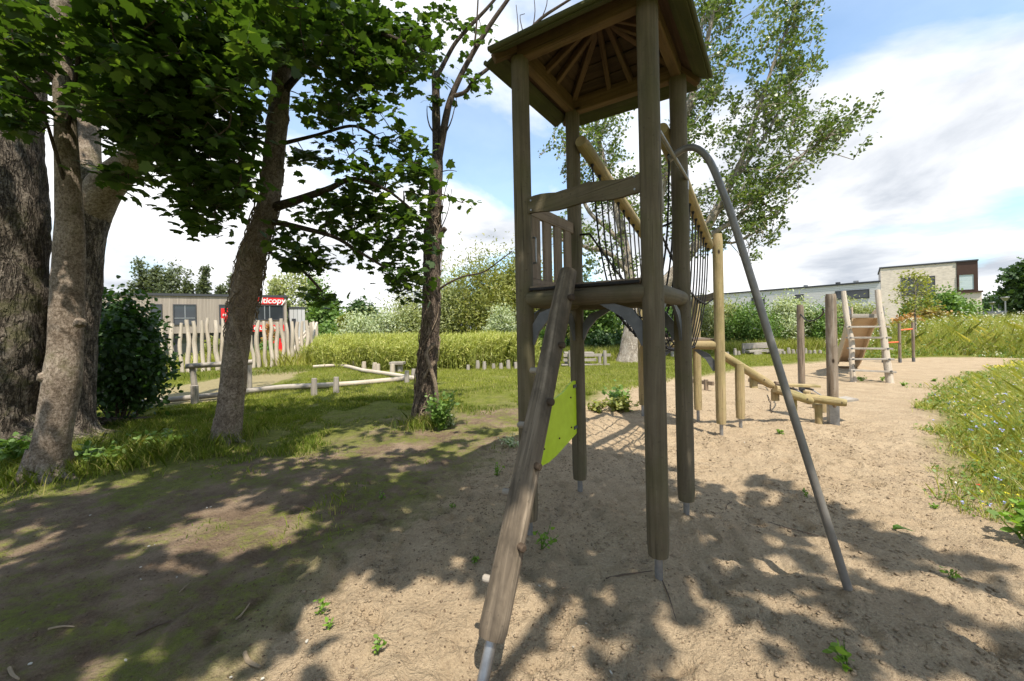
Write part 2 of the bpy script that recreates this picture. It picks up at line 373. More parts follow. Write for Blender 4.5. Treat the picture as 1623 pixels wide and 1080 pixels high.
M['green'] = foliage('mid_green_leaves', (.07, .14, .025), (.17, .27, .06), (.20, .28, .10), .3)
M['darkgreen'] = foliage('dark_green_leaves', (.03, .065, .018), (.065, .115, .03), None, .25)
M['gold'] = foliage('yellow_green_reed_leaves', (.15, .19, .03), (.38, .40, .09), (.50, .47, .17), .3)
M['rust'] = foliage('rusty_leaves', (.26, .14, .045), (.46, .25, .09), (.55, .34, .12), .3)
M['brownleaf'] = foliage('olive_brown_leaves', (.13, .12, .025), (.27, .20, .045), (.35, .2, .05), .3)
M['lawn'] = foliage('lawn_blades', (.13, .17, .022), (.30, .32, .055), (.40, .36, .14), .3, .2)
M['shadegrass'] = foliage('shade_grass_blades', (.075, .12, .015), (.19, .23, .03), (.38, .33, .12), .3, .2)
M['meadow'] = foliage('meadow_blades', (.19, .23, .035), (.42, .42, .10), (.60, .52, .26), .3, .2)
M['weed'] = foliage('fresh_weed_leaves', (.09, .18, .02), (.20, .33, .045), None, .4)
M['whiteflower'] = foliage('white_flowers', (.62, .62, .56), (.75, .75, .70), None, .2)
M['yellowflower'] = foliage('yellow_flowers', (.62, .52, .03), (.72, .62, .05), None, .2)
M['blueflower'] = foliage('blue_flowers', (.25, .28, .62), (.40, .42, .75), None, .2)
M['straw_'] = foliage('beige_seed_heads', (.42, .34, .20), (.60, .52, .34), None, .2)
M['darkpeg'] = wood('dark_peg', (.05, .033, .022), (.085, .06, .04), (.12, .085, .06))
M['clod'] = plain('damp_sand_lump', (.33, .25, .165), .95, 0, .5, 60, .6, .1); M['soilclod'] = plain('soil_lump', (.17, .12, .08), .95, 0, .5, 60, .6, .1)
M['litter'] = foliage('dry_litter', (.07, .045, .025), (.20, .14, .085), None, .1)
M['chip'] = plain('white_chip', (.45, .42, .36), .8, 0, .1)
M['straw'] = plain('dry_stick', (.30, .23, .15), .9, 0, .3)
M['stick'] = plain('brown_stick', (.12, .085, .06), .9, 0, .3)
M['redpetal'] = plain('red_petal', (.55, .03, .02), .5)
def bricks():
    t = NT('pale_brick'); uv = t.n('UVMap').outputs[0]; q = t.n('TexBrick', {'Scale': 1.0, 'Color1': (.68, .57, .46), 'Color2': (.40, .32, .25), 'Mortar': (.62, .57, .50), 'Mortar Size': .008, 'Bias': -.2, 'Brick Width': .24, 'Row Height': .07})
    t.set(q.inputs['Vector'], uv); n = t.noise(t.mapv(uv, (3, 9, 1)), 1.2, 3)
    c = t.mix(t.ramp(n, (.3, 0.0), (.7, .5)), q.outputs[0], (.72, .64, .54)); return t.done(t.pbr(c, .9, t.bump(q.outputs[1], -.4, .01)))
M['brick'] = bricks()
def clad(name, c1, c2, w, vertical=True, axis=0):
    t = NT(name); uv = t.n('UVMap').outputs[0]; sp = t.n('SeparateXYZ', {0: uv}); a = sp.outputs[0 if vertical else 1]
    s = t.math('DIVIDE', a, w); f = t.math('FRACT', s); i = t.math('FLOOR', s)
    wn_ = t.n('TexWhiteNoise', noise_dimensions='1D'); t.set(wn_.inputs['W'], i)
    n = t.noise(t.mapv(uv, (20, 1, 1) if vertical else (1, 20, 1)), 1, 4)
    c = t.mix(t.math('MULTIPLY', t.math('ADD', wn_.outputs[0], n), .5), c1, c2)
    g = t.math('LESS_THAN', f, .1); c = t.mix(t.math('MULTIPLY', g, .7), c, (.03, .025, .02))
    return t.done(t.pbr(c, .8, t.bump(t.math('SUBTRACT', 1.0, g), .8, .02)))
M['cladwood'] = clad('vertical_wood_cladding', (.24, .20, .165), (.40, .34, .28), .11)
M['cladgrey'] = clad('grey_horizontal_cladding', (.56, .54, .53), (.66, .64, .63), .22, False)
M['cladlight'] = clad('pale_grey_cladding', (.42, .42, .41), (.52, .51, .50), .4)

# ------------------------------------------------------------------ ground
SAND = [(-1.5, -2), (-1.45, 2.2), (-1.0, 3.4), (-.55, 4.6), (.2, 6.2), (1.1, 8.0), (2.2, 9.6), (4.4, 11.6), (9.3, 14.7), (13, 16), (18, 16), (19.5, 15), (12.2, 10.9), (8.3, 7.8), (6.3, 6.0), (4.9, 4.5), (4.2, 3.6), (3.7, 2.6), (4.2, 0), (5, -2)]
SOIL = [(-7, -3), (-6.3, 3.6), (-4.6, 4.5), (-3.6, 5.4), (-2.4, 6.2), (-2.6, 7.6), (.5, 8.8), (1.6, 8.2), (.2, 6), (-.4, 4), (-1.2, 2), (-1, -3)]
PATH = [(-8.6, 8.9), (-6.9, 9.5), (-7.3, 12), (-7.9, 15), (-8.6, 17.4), (-11.2, 17.4), (-10.4, 14), (-9.8, 11)]
def dimples(x, y, cell, seed, rad, keep):
    xi = np.floor(x / cell).astype(int); yi = np.floor(y / cell).astype(int); out = np.zeros(x.shape)
    for ox in (-1, 0, 1):
        for oy in (-1, 0, 1):
            i, j = xi + ox + seed * 7, yi + oy + seed * 13; h1 = _tab[i & 255, j & 255]; h2 = _tab[(i + 91) & 255, (j + 37) & 255]; h3 = _tab[(i + 53) & 255, (j + 171) & 255]
            cx = (xi + ox + h1) * cell; cy = (yi + oy + h2) * cell; a = h3 * 3.14; dx = x - cx; dy = y - cy
            u = (dx * np.cos(a) + dy * np.sin(a)) / 1.9; v = -dx * np.sin(a) + dy * np.cos(a); d = np.hypot(u, v) / rad
            k = (_tab[(i + 11) & 255, (j + 203) & 255] < keep)
            out += k * (-.75 * np.exp(-d ** 4) + .28 * np.exp(-((d - 1.4) / .4) ** 2)) * (.5 + h3)
    return out
def hgt(x, y):
    x = np.asarray(x, float); y = np.asarray(y, float)
    near = np.clip(1 - (np.hypot(x, y - 3) - 5) / 10, 0.15, 1)
    sm = .35 + .65 * (sdist(x, y, SAND) > -.2)
    h = (fbm(x, y, 1.3, 3, 5) - .5) * .09 + (fbm(x, y, .38, 3, 11) - .5) * .075 * near * sm
    h = h + (fbm(x, y, .11, 3, 31) - .5) * .030 * near * sm + np.clip(fbm(x, y, .07, 2, 35) - .62, 0, 1) * .09 * near * sm * (fbm(x, y, .5, 2, 36) > .47)
    m_ = near > .2
    if m_.any():
        xx, yy = x[m_], y[m_]; q_ = np.zeros(x.shape); q_[m_] = (dimples(xx, yy, .33, 1, .055, .75) * .026 + dimples(xx, yy, .21, 2, .035, .5) * .013) * near[m_]; h = h + q_ * (.3 + .7 * (sdist(x, y, SAND) > -.2))
    dm = vnoise(x, y, .17, 41); h = h - np.clip(dm - .62, 0, .2) * .11 * near * (sdist(x, y, SAND) > -1)
    dip = np.clip((y - 22) / 10, 0, 1) * np.clip((-x - 2) / 8, 0, 1); h = h - 1.1 * dip
    rise = np.clip((y - 14) / 12, 0, 1) * np.clip((x - 9) / 6, 0, 1); h = h + .25 * rise
    for fx, fy in ((.88, 2.55), (1.39, 3.33), (.61, 3.84), (.1, 3.06), (1.915, 2.386)):
        h = h + .03 * np.exp(-((x - fx) ** 2 + (y - fy) ** 2) / .03)
    return h
def axisgrid(lo, hi, fine_lo, fine_hi, st, grow=1.09):
    a = list(np.arange(fine_lo, fine_hi, st)); s = st; p = a[-1]
    while p < hi: s *= grow; p += s; a.append(p)
    s = st; p = a[0]; pre = []
    while p > lo: s *= grow; p -= s; pre.append(p)
    return np.array(pre[::-1] + a)
gx = axisgrid(-450, 450, -4.5, 4.6, .02); gy = axisgrid(-250, 900, 1.2, 6.2, .02)
X, Y = np.meshgrid(gx, gy); Z = hgt(X, Y)
nx, ny = len(gx), len(gy)
me = bpy.data.meshes.new('ground'); me.vertices.add(nx * ny)
me.vertices.foreach_set('co', np.stack([X, Y, Z], -1).astype(np.float32).ravel())
idx = np.arange(nx * ny).reshape(ny, nx)
q = np.stack([idx[:-1, :-1], idx[:-1, 1:], idx[1:, 1:], idx[1:, :-1]], -1).reshape(-1, 4)
me.loops.add(q.size); me.loops.foreach_set('vertex_index', q.astype(np.int32).ravel())
me.polygons.add(len(q)); me.polygons.foreach_set('loop_start', np.arange(len(q), dtype=np.int32) * 4); me.update(calc_edges=True); me.shade_smooth()
at = me.attributes.new('zone', 'FLOAT_COLOR', 'POINT')
c = np.ones((ny, nx, 4)); c[..., 0] = np.clip(sdist(X, Y, SAND) * .5 + .5, 0, 1); c[..., 1] = np.clip(sdist(X, Y, SOIL) * .35 + .5, 0, 1); c[..., 2] = np.clip(sdist(X, Y, PATH) * .6 + .5, 0, 1)
at.data.foreach_set('color', c.astype(np.float32).ravel())
t = NT('sand_soil_and_turf'); ob = t.n('TexCoord').outputs['Object']; sp = t.n('SeparateColor', {0: t.n('Attribute', attribute_name='zone').outputs['Color']})
n1 = t.noise(ob, .9, 8, .65); n2 = t.noise(ob, 6, 8, .7); n3 = t.noise(ob, 60, 6, .7); n4 = t.noise(ob, 2.4, 6, .6)
sand = t.mix(t.ramp(n4, (.35, 0.0), (.65, 1.0)), (.54, .42, .275), (.44, .335, .215)); sand = t.mix(t.ramp(n3, (.35, .45), (.6, 0.0)), sand, (.20, .14, .09))
sand = t.mix(t.ramp(n2, (.30, .5), (.45, 0.0)), sand, (.24, .17, .11))
n6 = t.noise(ob, 34, 3, .5); sand = t.mix(t.ramp(n6, (.66, 0.0), (.72, .6)), sand, (.11, .075, .05)); n7 = t.noise(ob, 150, 3, .6); sand = t.mix(t.ramp(n7, (.35, .35), (.55, 0.0)), sand, (.20, .14, .09))
soil = t.mix(t.ramp(n2, (.35, 0.0), (.65, 1.0)), (.15, .105, .07), (.25, .18, .12)); soil = t.mix(t.ramp(n3, (.38, .5), (.55, 0.0)), soil, (.07, .048, .03))
soil = t.mix(t.ramp(n4, (.45, 0.0), (.65, .6)), soil, (.36, .27, .185))
gr = t.mix(t.ramp(n2, (.3, 0.0), (.7, 1.0)), (.10, .125, .018), (.24, .25, .045)); gr = t.mix(t.ramp(t.noise(ob, 18, 6, .7), (.35, .7), (.55, 0.0)), gr, (.08, .085, .02)); gr = t.mix(t.ramp(n4, (.5, 0.0), (.7, .55)), gr, (.26, .22, .10)); gr = t.mix(t.ramp(n3, (.3, .5), (.6, 0.0)), gr, (.07, .075, .02))
def edge(mask, a, lo=.46, hi=.54): return t.ramp(t.math('ADD', mask, t.math('MULTIPLY', t.math('SUBTRACT', t.math('ADD', t.math('MULTIPLY', n1, .6), t.math('MULTIPLY', n2, .4)), .5), a)), (lo, 0.0), (hi, 1.0))
n5 = t.noise(ob, 1.5, 9, .72); n8 = t.noise(ob, 11, 6, .7); moss = t.math('ADD', t.math('ADD', t.math('MULTIPLY', n5, .7), t.math('MULTIPLY', n8, .3)), t.math('MULTIPLY', t.math('SUBTRACT', .62, sp.outputs[1]), .20))
soil = t.mix(t.math('MULTIPLY', t.ramp(moss, (.41, 0.0), (.51, .85)), t.ramp(n3, (.35, .5), (.55, 1.0))), soil, t.mix(t.ramp(n8, (.35, 0.0), (.65, 1.0)), (.085, .11, .016), (.19, .215, .035)))
base = t.mix(edge(sp.outputs[1], 1.2, .36, .6), gr, soil)
base = t.mix(edge(sp.outputs[2], .7), base, t.mix(.5, soil, sand)); base = t.mix(edge(sp.outputs[0], .9, .38, .62), base, sand)
hh = t.math('ADD', t.math('MULTIPLY', n3, .35), t.math('ADD', t.math('MULTIPLY', n2, 1.0), t.math('ADD', t.math('MULTIPLY', t.noise(ob, 22, 5, .6), .8), t.math('MULTIPLY', n7, .15))))
me.materials.append(t.done(t.pbr(base, .95, t.bump(hh, 1.0, .055), spec=.1)))
go = bpy.data.objects.new('ground', me); COL.objects.link(go); tag(go, 'sandy play area merging into shaded bare soil and mown grass', 'ground', kind='structure')
def gz(x, y): return float(hgt(np.array([x]), np.array([y]))[0])
def onG(u, v):
    p = GP(u, v, 0); return Vector((p.x, p.y, gz(p.x, p.y)))

# ------------------------------------------------------------------ play tower
A, Bc, Cc, D = [Vector((x, y, 0)) for x, y in ((.10, 3.06), (.885, 2.55), (1.395, 3.335), (.61, 3.845))]
eAB = (Bc - A).normalized(); eBC = (Cc - Bc).normalized(); CEN = (A + Bc + Cc + D) / 4
def Z3(p, z): return Vector((p.x, p.y, z))
tw = thing('play_tower', 'tall square timber play tower with a pyramid board roof, climbing log and steel slide pole', 'play tower', (CEN.x, CEN.y, 0))
PR = .067
for p, zt in ((A, 3.60), (Bc, 3.62), (Cc, 3.60), (D, 3.60)):
    o = T([Z3(p, .155), Z3(p, .17), Z3(p, 1.2), Z3(p, 2.4), Z3(p, zt)], [PR - .006, PR, PR, PR * .99, PR * .98], seg=28, step=.12, rn=.015).build('post', M['post'], tw)
    T([Z3(p, -.15), Z3(p, .16)], .024, seg=16).build('steel_foot', M['steel'], o)
ZE = 3.60
mb_pairs = ((A, Bc), (Bc, Cc), (Cc, D), (D, A))
for p, q in mb_pairs:
    d = (q - p).normalized(); inn = (CEN - (p + q) / 2).normalized()
    B(Z3(p, ZE + .05) + d * .0, Z3(q, ZE + .05), .075, .13).build('roof_beam', M['beamwood'], tw) if (p is A or p is Cc) else B(Z3(p, ZE + .052) + d * .04, Z3(q, ZE + .052) - d * .04, .072, .125).build('roof_beam', M['beamwood'], tw)
# roof: lapped boards on four slopes
APZ = ZE + .50
def rp(corner, k): return CEN + (corner - CEN) * k
NP = 7
roofmb = MB(); edgemb = MB()
for ci, (p, q) in enumerate(mb_pairs):
    nrm = ((p + q) / 2 - CEN).normalized()
    for j in range(NP):
        k0 = 1.47 * (1 - j / NP); k1 = 1.47 * (1 - (j + 1.12) / NP) if j < NP - 1 else 0.02
        z0 = ZE - .03 + (APZ - ZE) * (j / NP) + .014; z1 = ZE - .03 + (APZ - ZE) * min(1, (j + 1.12) / NP) - .006
        a, b = rp(p, k0), rp(q, k0); a2, b2 = rp(p, k1), rp(q, k1); e = (q - p).normalized()
        cut = .10 if j == 0 else 0
        pts = [Z3(a + e * cut, z0), Z3(b - e * cut, z0), Z3(b2, z1), Z3(a2, z1)]
        n = (pts[1] - pts[0]).cross(pts[2] - pts[1]).normalized()
        pts = [x + n * (.0015 * ci) for x in pts]
        (edgemb if j == 0 else roofmb).plate(pts, n, .022)
        if j == 0: edgemb.box(pts[0] + nrm * .012 + Vector((0, 0, .012)), pts[1] + nrm * .012 + Vector((0, 0, .012)), .03, .035, bev=.01)
ro = roofmb.build('roof', M['roofwood'], tw, 0)
edgemb.build('eaves_board', M['moss'], ro, 0)
for p in (A, Bc, Cc, D):
    k = rp(p, 1.30); B(Z3(k, ZE - .03 + .50 * (1 - 1.30 / 1.47) - .035), Z3(rp(p, .05), APZ - .09), .05, .07).build('hip_rafter', M['beamwood'], ro)
for p, q in mb_pairs:
    m = (p + q) / 2
    for s_ in (-.10, .10):
        e = (q - p).normalized() * s_
        B(Z3(CEN + (m - CEN) * 1.0 + e, ZE + .085), Z3(CEN + (m - CEN) * .12 + e * .35, APZ - .13), .04, .05).build('rafter', M['beamwood'], ro)
# platform
ZP = 1.80
for p, q, off, ext in ((A, Bc, .0, .0), (Bc, Cc, .0, .02), (Cc, D, 0, 0), (D, A, 0, 0)):
    d = (q - p).normalized(); out = ((p + q) / 2 - CEN).normalized()
    T([Z3(p, ZP) + d * (PR * .6), Z3(p, ZP) + d * .2, Z3(q, ZP) - d * .2, Z3(q, ZP) - d * (PR * .6)], [.058, .062, .062, .058], seg=22, step=.1, rn=.02).build('platform_log', M['post'], tw)
fl = MB()
for j in range(8):
    s0 = .10 + j * (.80 / 8) + .012; w = .088
    a = A.lerp(D, 0) + eAB * (.06 + (j + .5) * .815 / 8)
    fl.box(Z3(a + eBC * .0 + eBC * (-.03), ZP + .078), Z3(a + eBC * .965, ZP + .078), .095, .028)
fl.build('platform_floor', M['rail'], tw)
B(Z3(A + eAB * .07, ZP + .069) - Vector((0, 0, 0)) + Vector((-.045 * .545, -.045 * .84, 0)), Z3(Bc - eAB * .07, ZP + .069) + Vector((-.045 * .545, -.045 * .84, 0)), .012, .02).build('rubber_strip', M['rope'], tw)
# corner braces (grey curved plates)
for p, q in mb_pairs:
    d = (q - p).normalized(); out = ((p + q) / 2 - CEN).normalized()
    for a, s_ in ((p, 1), (q, -1)):
        dd = d * s_
        prof = [(.055, ZP - .33), (.055, ZP - .20), (.13, ZP - .10), (.27, ZP - .055), (.36, ZP - .055), (.20, ZP - .15), (.12, ZP - .24), (.075, ZP - .34)]
        MB().plate([Z3(a + dd * x - out * (.004), z) for x, z in prof], out, .02).build('corner_brace', M['darksteel'], tw)
# cross board AB, wavy
n_out = ((A + Bc) / 2 - CEN).normalized()
prof = []; L = (Bc - A).length
for i in range(15):
    s_ = .055 + (L - .11) * i / 14; prof.append((s_, 2.545 + .010 * math.sin(i * .9) + (.012 if 4 < i < 9 else 0)))
for i in range(14, -1, -1):
    s_ = .055 + (L - .11) * i / 14; prof.append((s_, 2.425 + .008 * math.sin(i * .9 + 1)))
cbd = MB().plate([Z3(A + eAB * s_ + n_out * .015, z) for s_, z in prof], n_out, .03).build('cross_board', M['post'], tw)
bm_ = MB()
for s_, z in ((.09, 2.52), (.09, 2.45), (L - .09, 2.53), (L - .09, 2.45)):
    c0 = Z3(A + eAB * s_ + n_out * .03, z); T([c0, c0 + n_out * .008], .007, seg=8).build('screw_head', M['steel'], cbd)
# slatted railing on AD
d = (D - A).normalized(); o1 = ((A + D) / 2 - CEN).normalized()
rl = B(Z3(A + d * .05, 2.50), Z3(D - d * .05, 2.50), .032, .10)
rlo = rl.build('handrail', M['rail'], tw)
B(Z3(A + d * .05, 1.925), Z3(D - d * .05, 1.925), .03, .085).build('bottom_rail', M['rail'], tw)
for k in range(4):
    c0 = A + d * (.18 + k * .195); B(Z3(c0 + o1 * -.0, 1.97), Z3(c0, 2.452), .135, .022, up=tuple(o1)).build('slat', M['rail'], tw)
# grips
def grip(p, z0, z1, out, side):
    a = Z3(p, z0); b = Z3(p, z1); o = out * .045
    T([a, a + o, a + o + Vector((0, 0, .02)), b + o - Vector((0, 0, .02)), b + o, b], .0075, seg=8, step=.02).build('hand_grip', M['steel'], tw)
grip(A + d * .07 + eAB * .02, 2.08, 2.27, eAB, 0); grip(Bc + eBC * .06 - eAB * .03, 2.20, 2.38, -eAB * .9, 0)
# hook plate beside post B and plates on C
pb = Bc + eBC * .062 + eAB * .03
prof = [(0, 2.66), (.035, 2.66), (.06, 2.52), (.075, 2.44), (.082, 2.36), (.07, 2.33), (.062, 2.36), (.055, 2.42), (.05, 2.34), (.038, 2.33), (.034, 2.44), (0, 2.48)]
hp = MB().plate([Z3(pb + eBC * x * 1.5, z) for x, z in prof], eAB, .018).build('hook_plate', M['greywood'], tw)
# cross bar and slide pole
outBC = ((Bc + Cc) / 2 - CEN).normalized()
cb = T([Z3(Bc + outBC * .05 + eBC * .02, 2.80), Z3(Cc + outBC * .06, 2.76)], .0145, seg=14).build('cross_bar', M['pipe'], tw)
B(Z3(Cc + outBC * .064, 2.68), Z3(Cc + outBC * .064, 2.84), .04, .008, up=tuple(outBC)).build('wall_plate', M['steel'], cb)
mid = Vector((1.13, 2.93, 0)) + outBC * .02; od = Vector((.83, -.56, 0))
prof = [(.0, 2.772), (.05, 2.80), (.11, 2.822), (.165, 2.815), (.215, 2.775), (.262, 2.70), (.30, 2.60), (.34, 2.47), (.378, 2.345), (.484, 1.92), (.72, .95), (.95, .02), (.985, -.12)]
T([Z3(mid + od * x, z) for x, z in prof], .0235, seg=20, step=.035).build('slide_pole', M['pipe'], tw)
# climbing log with pegs and steel foot
l0 = Vector((-.125, 1.90, .15)); l1 = Vector((.385, 2.76, 1.95)); ld = (l1 - l0).normalized()
lg = T([l0, l0 + ld * .03, l0.lerp(l1, .3), l0.lerp(l1, .6), l0.lerp(l1, .97), l1], [.062, .070, .070, .067, .063, .05], seg=32, step=.04, rn=.05, rf=(1.2, .35), seed=2).build('climbing_log', M['oldlog'], tw)
T([l0 - ld * .45, l0 + ld * .02], .027, seg=18).build('steel_foot', M['steel'], lg)
rt = Vector((.86, -.51, 0)).normalized(); fr = ld.cross(rt).normalized()
for k, f_ in enumerate((.905, .74, .565, .39, .20)):
    c0 = l0.lerp(l1, f_) + (l1 - l0).cross(rt).normalized() * 0
    n_ = (rt * .9 - Vector((0, 1, 0)) * .55).normalized()
    T([c0 + n_ * .05, c0 + n_ * .092, c0 + n_ * .098], [.021, .021, .014], seg=14).build('peg', M['darkpeg'], lg)
for k, f_ in enumerate((.655, .49, .31, .11)):
    c0 = l0.lerp(l1, f_); n_ = (-rt * .97 + Vector((0, -1, 0)) * .12).normalized()
    T([c0 + n_ * .05, c0 + n_ * .105, c0 + n_ * .112], [.019, .019, .013], seg=14).build('peg', M['greywood'], lg)
# lime panel between D and A
q_ = lambda f_, z: Z3(D + (A - D) * f_ + o1 * .0, z)
pan = MB().plate([q_(.07, .60), q_(.07, 1.085), q_(.10, 1.09), q_(.22, 1.07), q_(.34, 1.02), q_(.5, .99), q_(.90, .98), q_(.90, .50), q_(.66, .49), q_(.5, .51)], o1, .016).build('lime_panel', M['lime'], tw, 0, label='lime green panel')
ex = MB()
for f_, z in ((.2, .95), (.2, .68), (.46, .64), (.75, .9), (.75, .62)):
    c0 = q_(f_, z) - o1 * .016; T([c0, c0 + o1 * .032], .008, seg=8).build('bolt', M['bolt'], pan)
for z in (1.04, .66): B(Z3(D - d * .13, z), Z3(D - d * .055, z), .035, .03).build('panel_bracket', M['darksteel'], pan)

# ------------------------------------------------------------------ net bridge
E1, E2, E3, E4 = [Vector((x, y, 0)) for x, y in ((2.885, 5.68), (2.09, 6.19), (2.99, 6.62), (2.25, 7.12))]
nb = thing('net_bridge', 'sloping net bridge of black ropes between the roofed tower and yellowish end posts', 'net bridge', (E1.x, E1.y, 0))
for p, zt, r_ in ((E1, 2.83, .066), (E2, 2.83, .066), (E3, 2.02, .062), (E4, 2.02, .062)):
    o = T([Z3(p, .19), Z3(p, .21), Z3(p, 1.2), Z3(p, zt - .02), Z3(p, zt)], [r_ * .9, r_, r_, r_, r_ * .85], seg=22, step=.15, rn=.015).build('post', M['yellow'], nb)
    T([Z3(p, -.1), Z3(p, .2)], .024, seg=12).build('steel_foot', M['steel'], o)
beams = []
for a, b in ((Z3(D + eAB * .12 - eBC * .10, 3.27), Z3(E2 + eAB * .10 - eBC * .03, 2.69)), (Z3(Cc - eAB * .12 - eBC * .06, 3.20), Z3(E1 - eAB * .10 - eBC * .05, 2.66))):
    dd = (b - a).normalized(); beams.append((a, b))
    T([a, a + dd * .012, a.lerp(b, .5), b - dd * .012, b], [.052, .062, .062, .062, .052], seg=24, step=.15, rn=.015).build('sloping_beam', M['yellow'], nb)
lowA = (Cc + D) / 2; lowB = (E1 + E2) / 2
def low(t_): 
    p = lowA.lerp(lowB, t_); return Z3(p, 1.80 + (1.26 - 1.80) * t_ - .18 * math.sin(math.pi * t_))
NR = 13
for side, (a, b) in enumerate(beams):
    s_ = -1 if side == 0 else 1
    def mid_(t_): 
        top = a.lerp(b, t_) - Vector((0, 0, .07)); return top.lerp(low(t_) + eAB * s_ * .17, .55) + eAB * s_ * .05 - Vector((0, 0, .05 * math.sin(math.pi * t_)))
    for k in range(NR):
        t_ = .10 + k * .86 / (NR - 1); top = a.lerp(b, t_) - Vector((0, 0, .06)); bt = low(t_) + eAB * s_ * .16
        r_ = T([top, mid_(t_), bt, low(t_)], .0085, seg=7, step=.06).build('hanging_rope', M['rope'], nb)
        for kp_ in (mid_(t_), bt, top - Vector((0, 0, .012))): T([kp_ - Vector((0, 0, .02)), kp_ - Vector((0, 0, .006)), kp_ + Vector((0, 0, .006)), kp_ + Vector((0, 0, .02))], [.008, .018, .018, .008], seg=8).build('knot', M['rope'], r_)
    for nm, fn in (('side_rope', mid_), ('foot_rope', lambda t_: low(t_) + eAB * s_ * .16)):
        T([fn(t_) for t_ in np.linspace(0, 1, 14)], .0095, seg=8, step=.05).build(nm, M['rope'], nb)
    T([mid_(0), Z3(D if side == 0 else Cc, 2.45)], .0095, seg=8).build('side_rope', M['rope'], nb)
    T([mid_(1), Z3(E2 if side == 0 else E1, 1.98)], .0095, seg=8).build('side_rope', M['rope'], nb)
T([low(t_) for t_ in np.linspace(0, 1, 12)], .013, seg=8, step=.05).build('foot_rope', M['rope'], nb)
for z_ in (1.28,):
    dd = (E2 - E1).normalized()
    T([Z3(E1, z_) + dd * .04, Z3(E2, z_) - dd * .04], .062, seg=20).build('cross_log', M['yellow'], nb)
    T([Z3(E3, z_) + dd * .04, Z3(E4, z_) - dd * .04], .06, seg=20).build('cross_log', M['yellow'], nb)
    for a_, s_ in ((E1, 1), (E2, -1)):
        prof = [(.06, z_ - .36), (.06, z_ - .22), (.14, z_ - .12), (.27, z_ - .055), (.35, z_ - .055), (.18, z_ - .2), (.09, z_ - .36)]
        MB().plate([Z3(a_ + dd * s_ * x, z) for x, z in prof], dd.cross(Vector((0, 0, 1))), .022).build('corner_brace', M['darksteel'], nb)
B(Z3(E1, 1.985) + (E3 - E1).normalized() * .05, Z3(E3, 1.95) - (E3 - E1).normalized() * .02, .03, .10).build('side_board', M['post'], nb)
B(Z3(E2, 1.985) + (E4 - E2).normalized() * .05, Z3(E4, 1.95), .03, .10).build('side_board', M['post'], nb)
fb = MB()
for j in range(9):
    t_ = .06 + j * .11; fb.box(Z3(E1.lerp(E3, t_), 1.355), Z3(E2.lerp(E4, t_), 1.355), .09, .026)
fb.build('platform_floor', M['rail'], nb)

# ------------------------------------------------------------------ balance beams
bb = thing('balance_beam', 'descending chain of three yellowish balance logs stepping down to the fat brown post', 'balance beam', (3.4, 6.1, 0))
F = Vector((3.36, 6.05, 0))
o = T([Z3(F, .17), Z3(F, .19), Z3(F, .97), Z3(F, .985)], [.058, .064, .064, .055], seg=20, step=.2).build('post', M['yellow'], bb)
T([Z3(F, -.1), Z3(F, .18)], .024, seg=12).build('steel_foot', M['steel'], o)
for a, b, r_ in ((Vector((3.02, 6.0, 1.16)), Vector((4.02, 6.34, .60)), .062), (Vector((4.02, 6.27, .56)), Vector((4.60, 6.30, .36)), .066), (Vector((4.56, 6.36, .405)), Vector((4.95, 6.06, .36)), .062)):
    dd = (b - a).normalized(); l = T([a, a + dd * .02, b - dd * .02, b], [r_ * .85, r_, r_, r_ * .8], seg=22, step=.1, rn=.02).build('beam_log', M['yellow'], bb)
    for f_ in (.35, .8):
        c0 = a.lerp(b, f_) + Vector((-.0, -r_ * .98, .0)); T([c0, c0 + Vector((0, -.012, 0))], .011, seg=8).build('bolt_head', M['bolt'], l)
for x, y, z in ((3.70, 6.28, .68), (4.08, 6.36, .46)):
    B((x, y, z - .10), (x, y, z + .08), .10, .06, up=(0, 1, 0)).build('bracket_block', M['yellow'], bb)
for x, y, z in ((4.36, 6.36, .40), (4.72, 6.32, .30)):
    T([(x, y, -.05), (x, y, z)], .05, seg=16).build('support_post', M['yellow'], bb)

# ------------------------------------------------------------------ fat post with foothold, thin post, rope, stumps
H = Vector((4.915, 6.28, 0))
hp_ = thing('thick_rope_post', 'thick brown post with flaky pale streaks on a square steel base beside the balance logs', 'post', (H.x, H.y, 0))
T([Z3(H, .26), Z3(H, .28), Z3(H, 1.0), Z3(H, 1.96), Z3(H, 2.0)], [.066, .072, .073, .071, .062], seg=30, step=.06, rn=.04, rf=(1.5, .3)).build('shaft', M['chunk'], hp_)
B(Z3(H, -.05), Z3(H, .30), .13, .13, up=(.4, 1, 0)).build('steel_base', M['steel'], hp_)
bd = MB()
for k in range(2): bd.box((H.x + .12, H.y + .03 + k * .125, .34), (H.x + .40, H.y + .07 + k * .125, .36), .115, .035)
bd.build('foothold_board', M['greywood'], hp_)
B((H.x + .08, H.y + .1, .31), (H.x + .36, H.y + .13, .325), .04, .03).build('board_bearer', M['darksteel'], hp_)
I = Vector((6.42, 9.08, 0))
ip = thing('slim_rope_post', 'slimmer grey-brown post with a low lime-tinted foothold board, behind the balance logs', 'post', (I.x, I.y, 0))
T([Z3(I, .16), Z3(I, .18), Z3(I, 1.92), Z3(I, 1.95)], [.062, .068, .067, .058], seg=20, step=.1, rn=.03).build('shaft', M['chunk'], ip)
T([Z3(I, -.1), Z3(I, .17)], .06, seg=12).build('steel_base', M['darksteel'], ip)
B(W(1243, 610.5, 8.85), W(1295, 612, 8.85), .22, .05).build('foothold_board', M['yellow'], ip)
for u in (1256, 1281):
    a = W(u, 615, 8.85); B(a, a + Vector((.0, .0, -.04)), .30, .03).build('board_bearer', M['darksteel'], ip)
    a = W(u, 614, 8.8); T([a, a + Vector((.18, -.25, -.20))], .012, seg=8).build('steel_strut', M['steel'], ip)
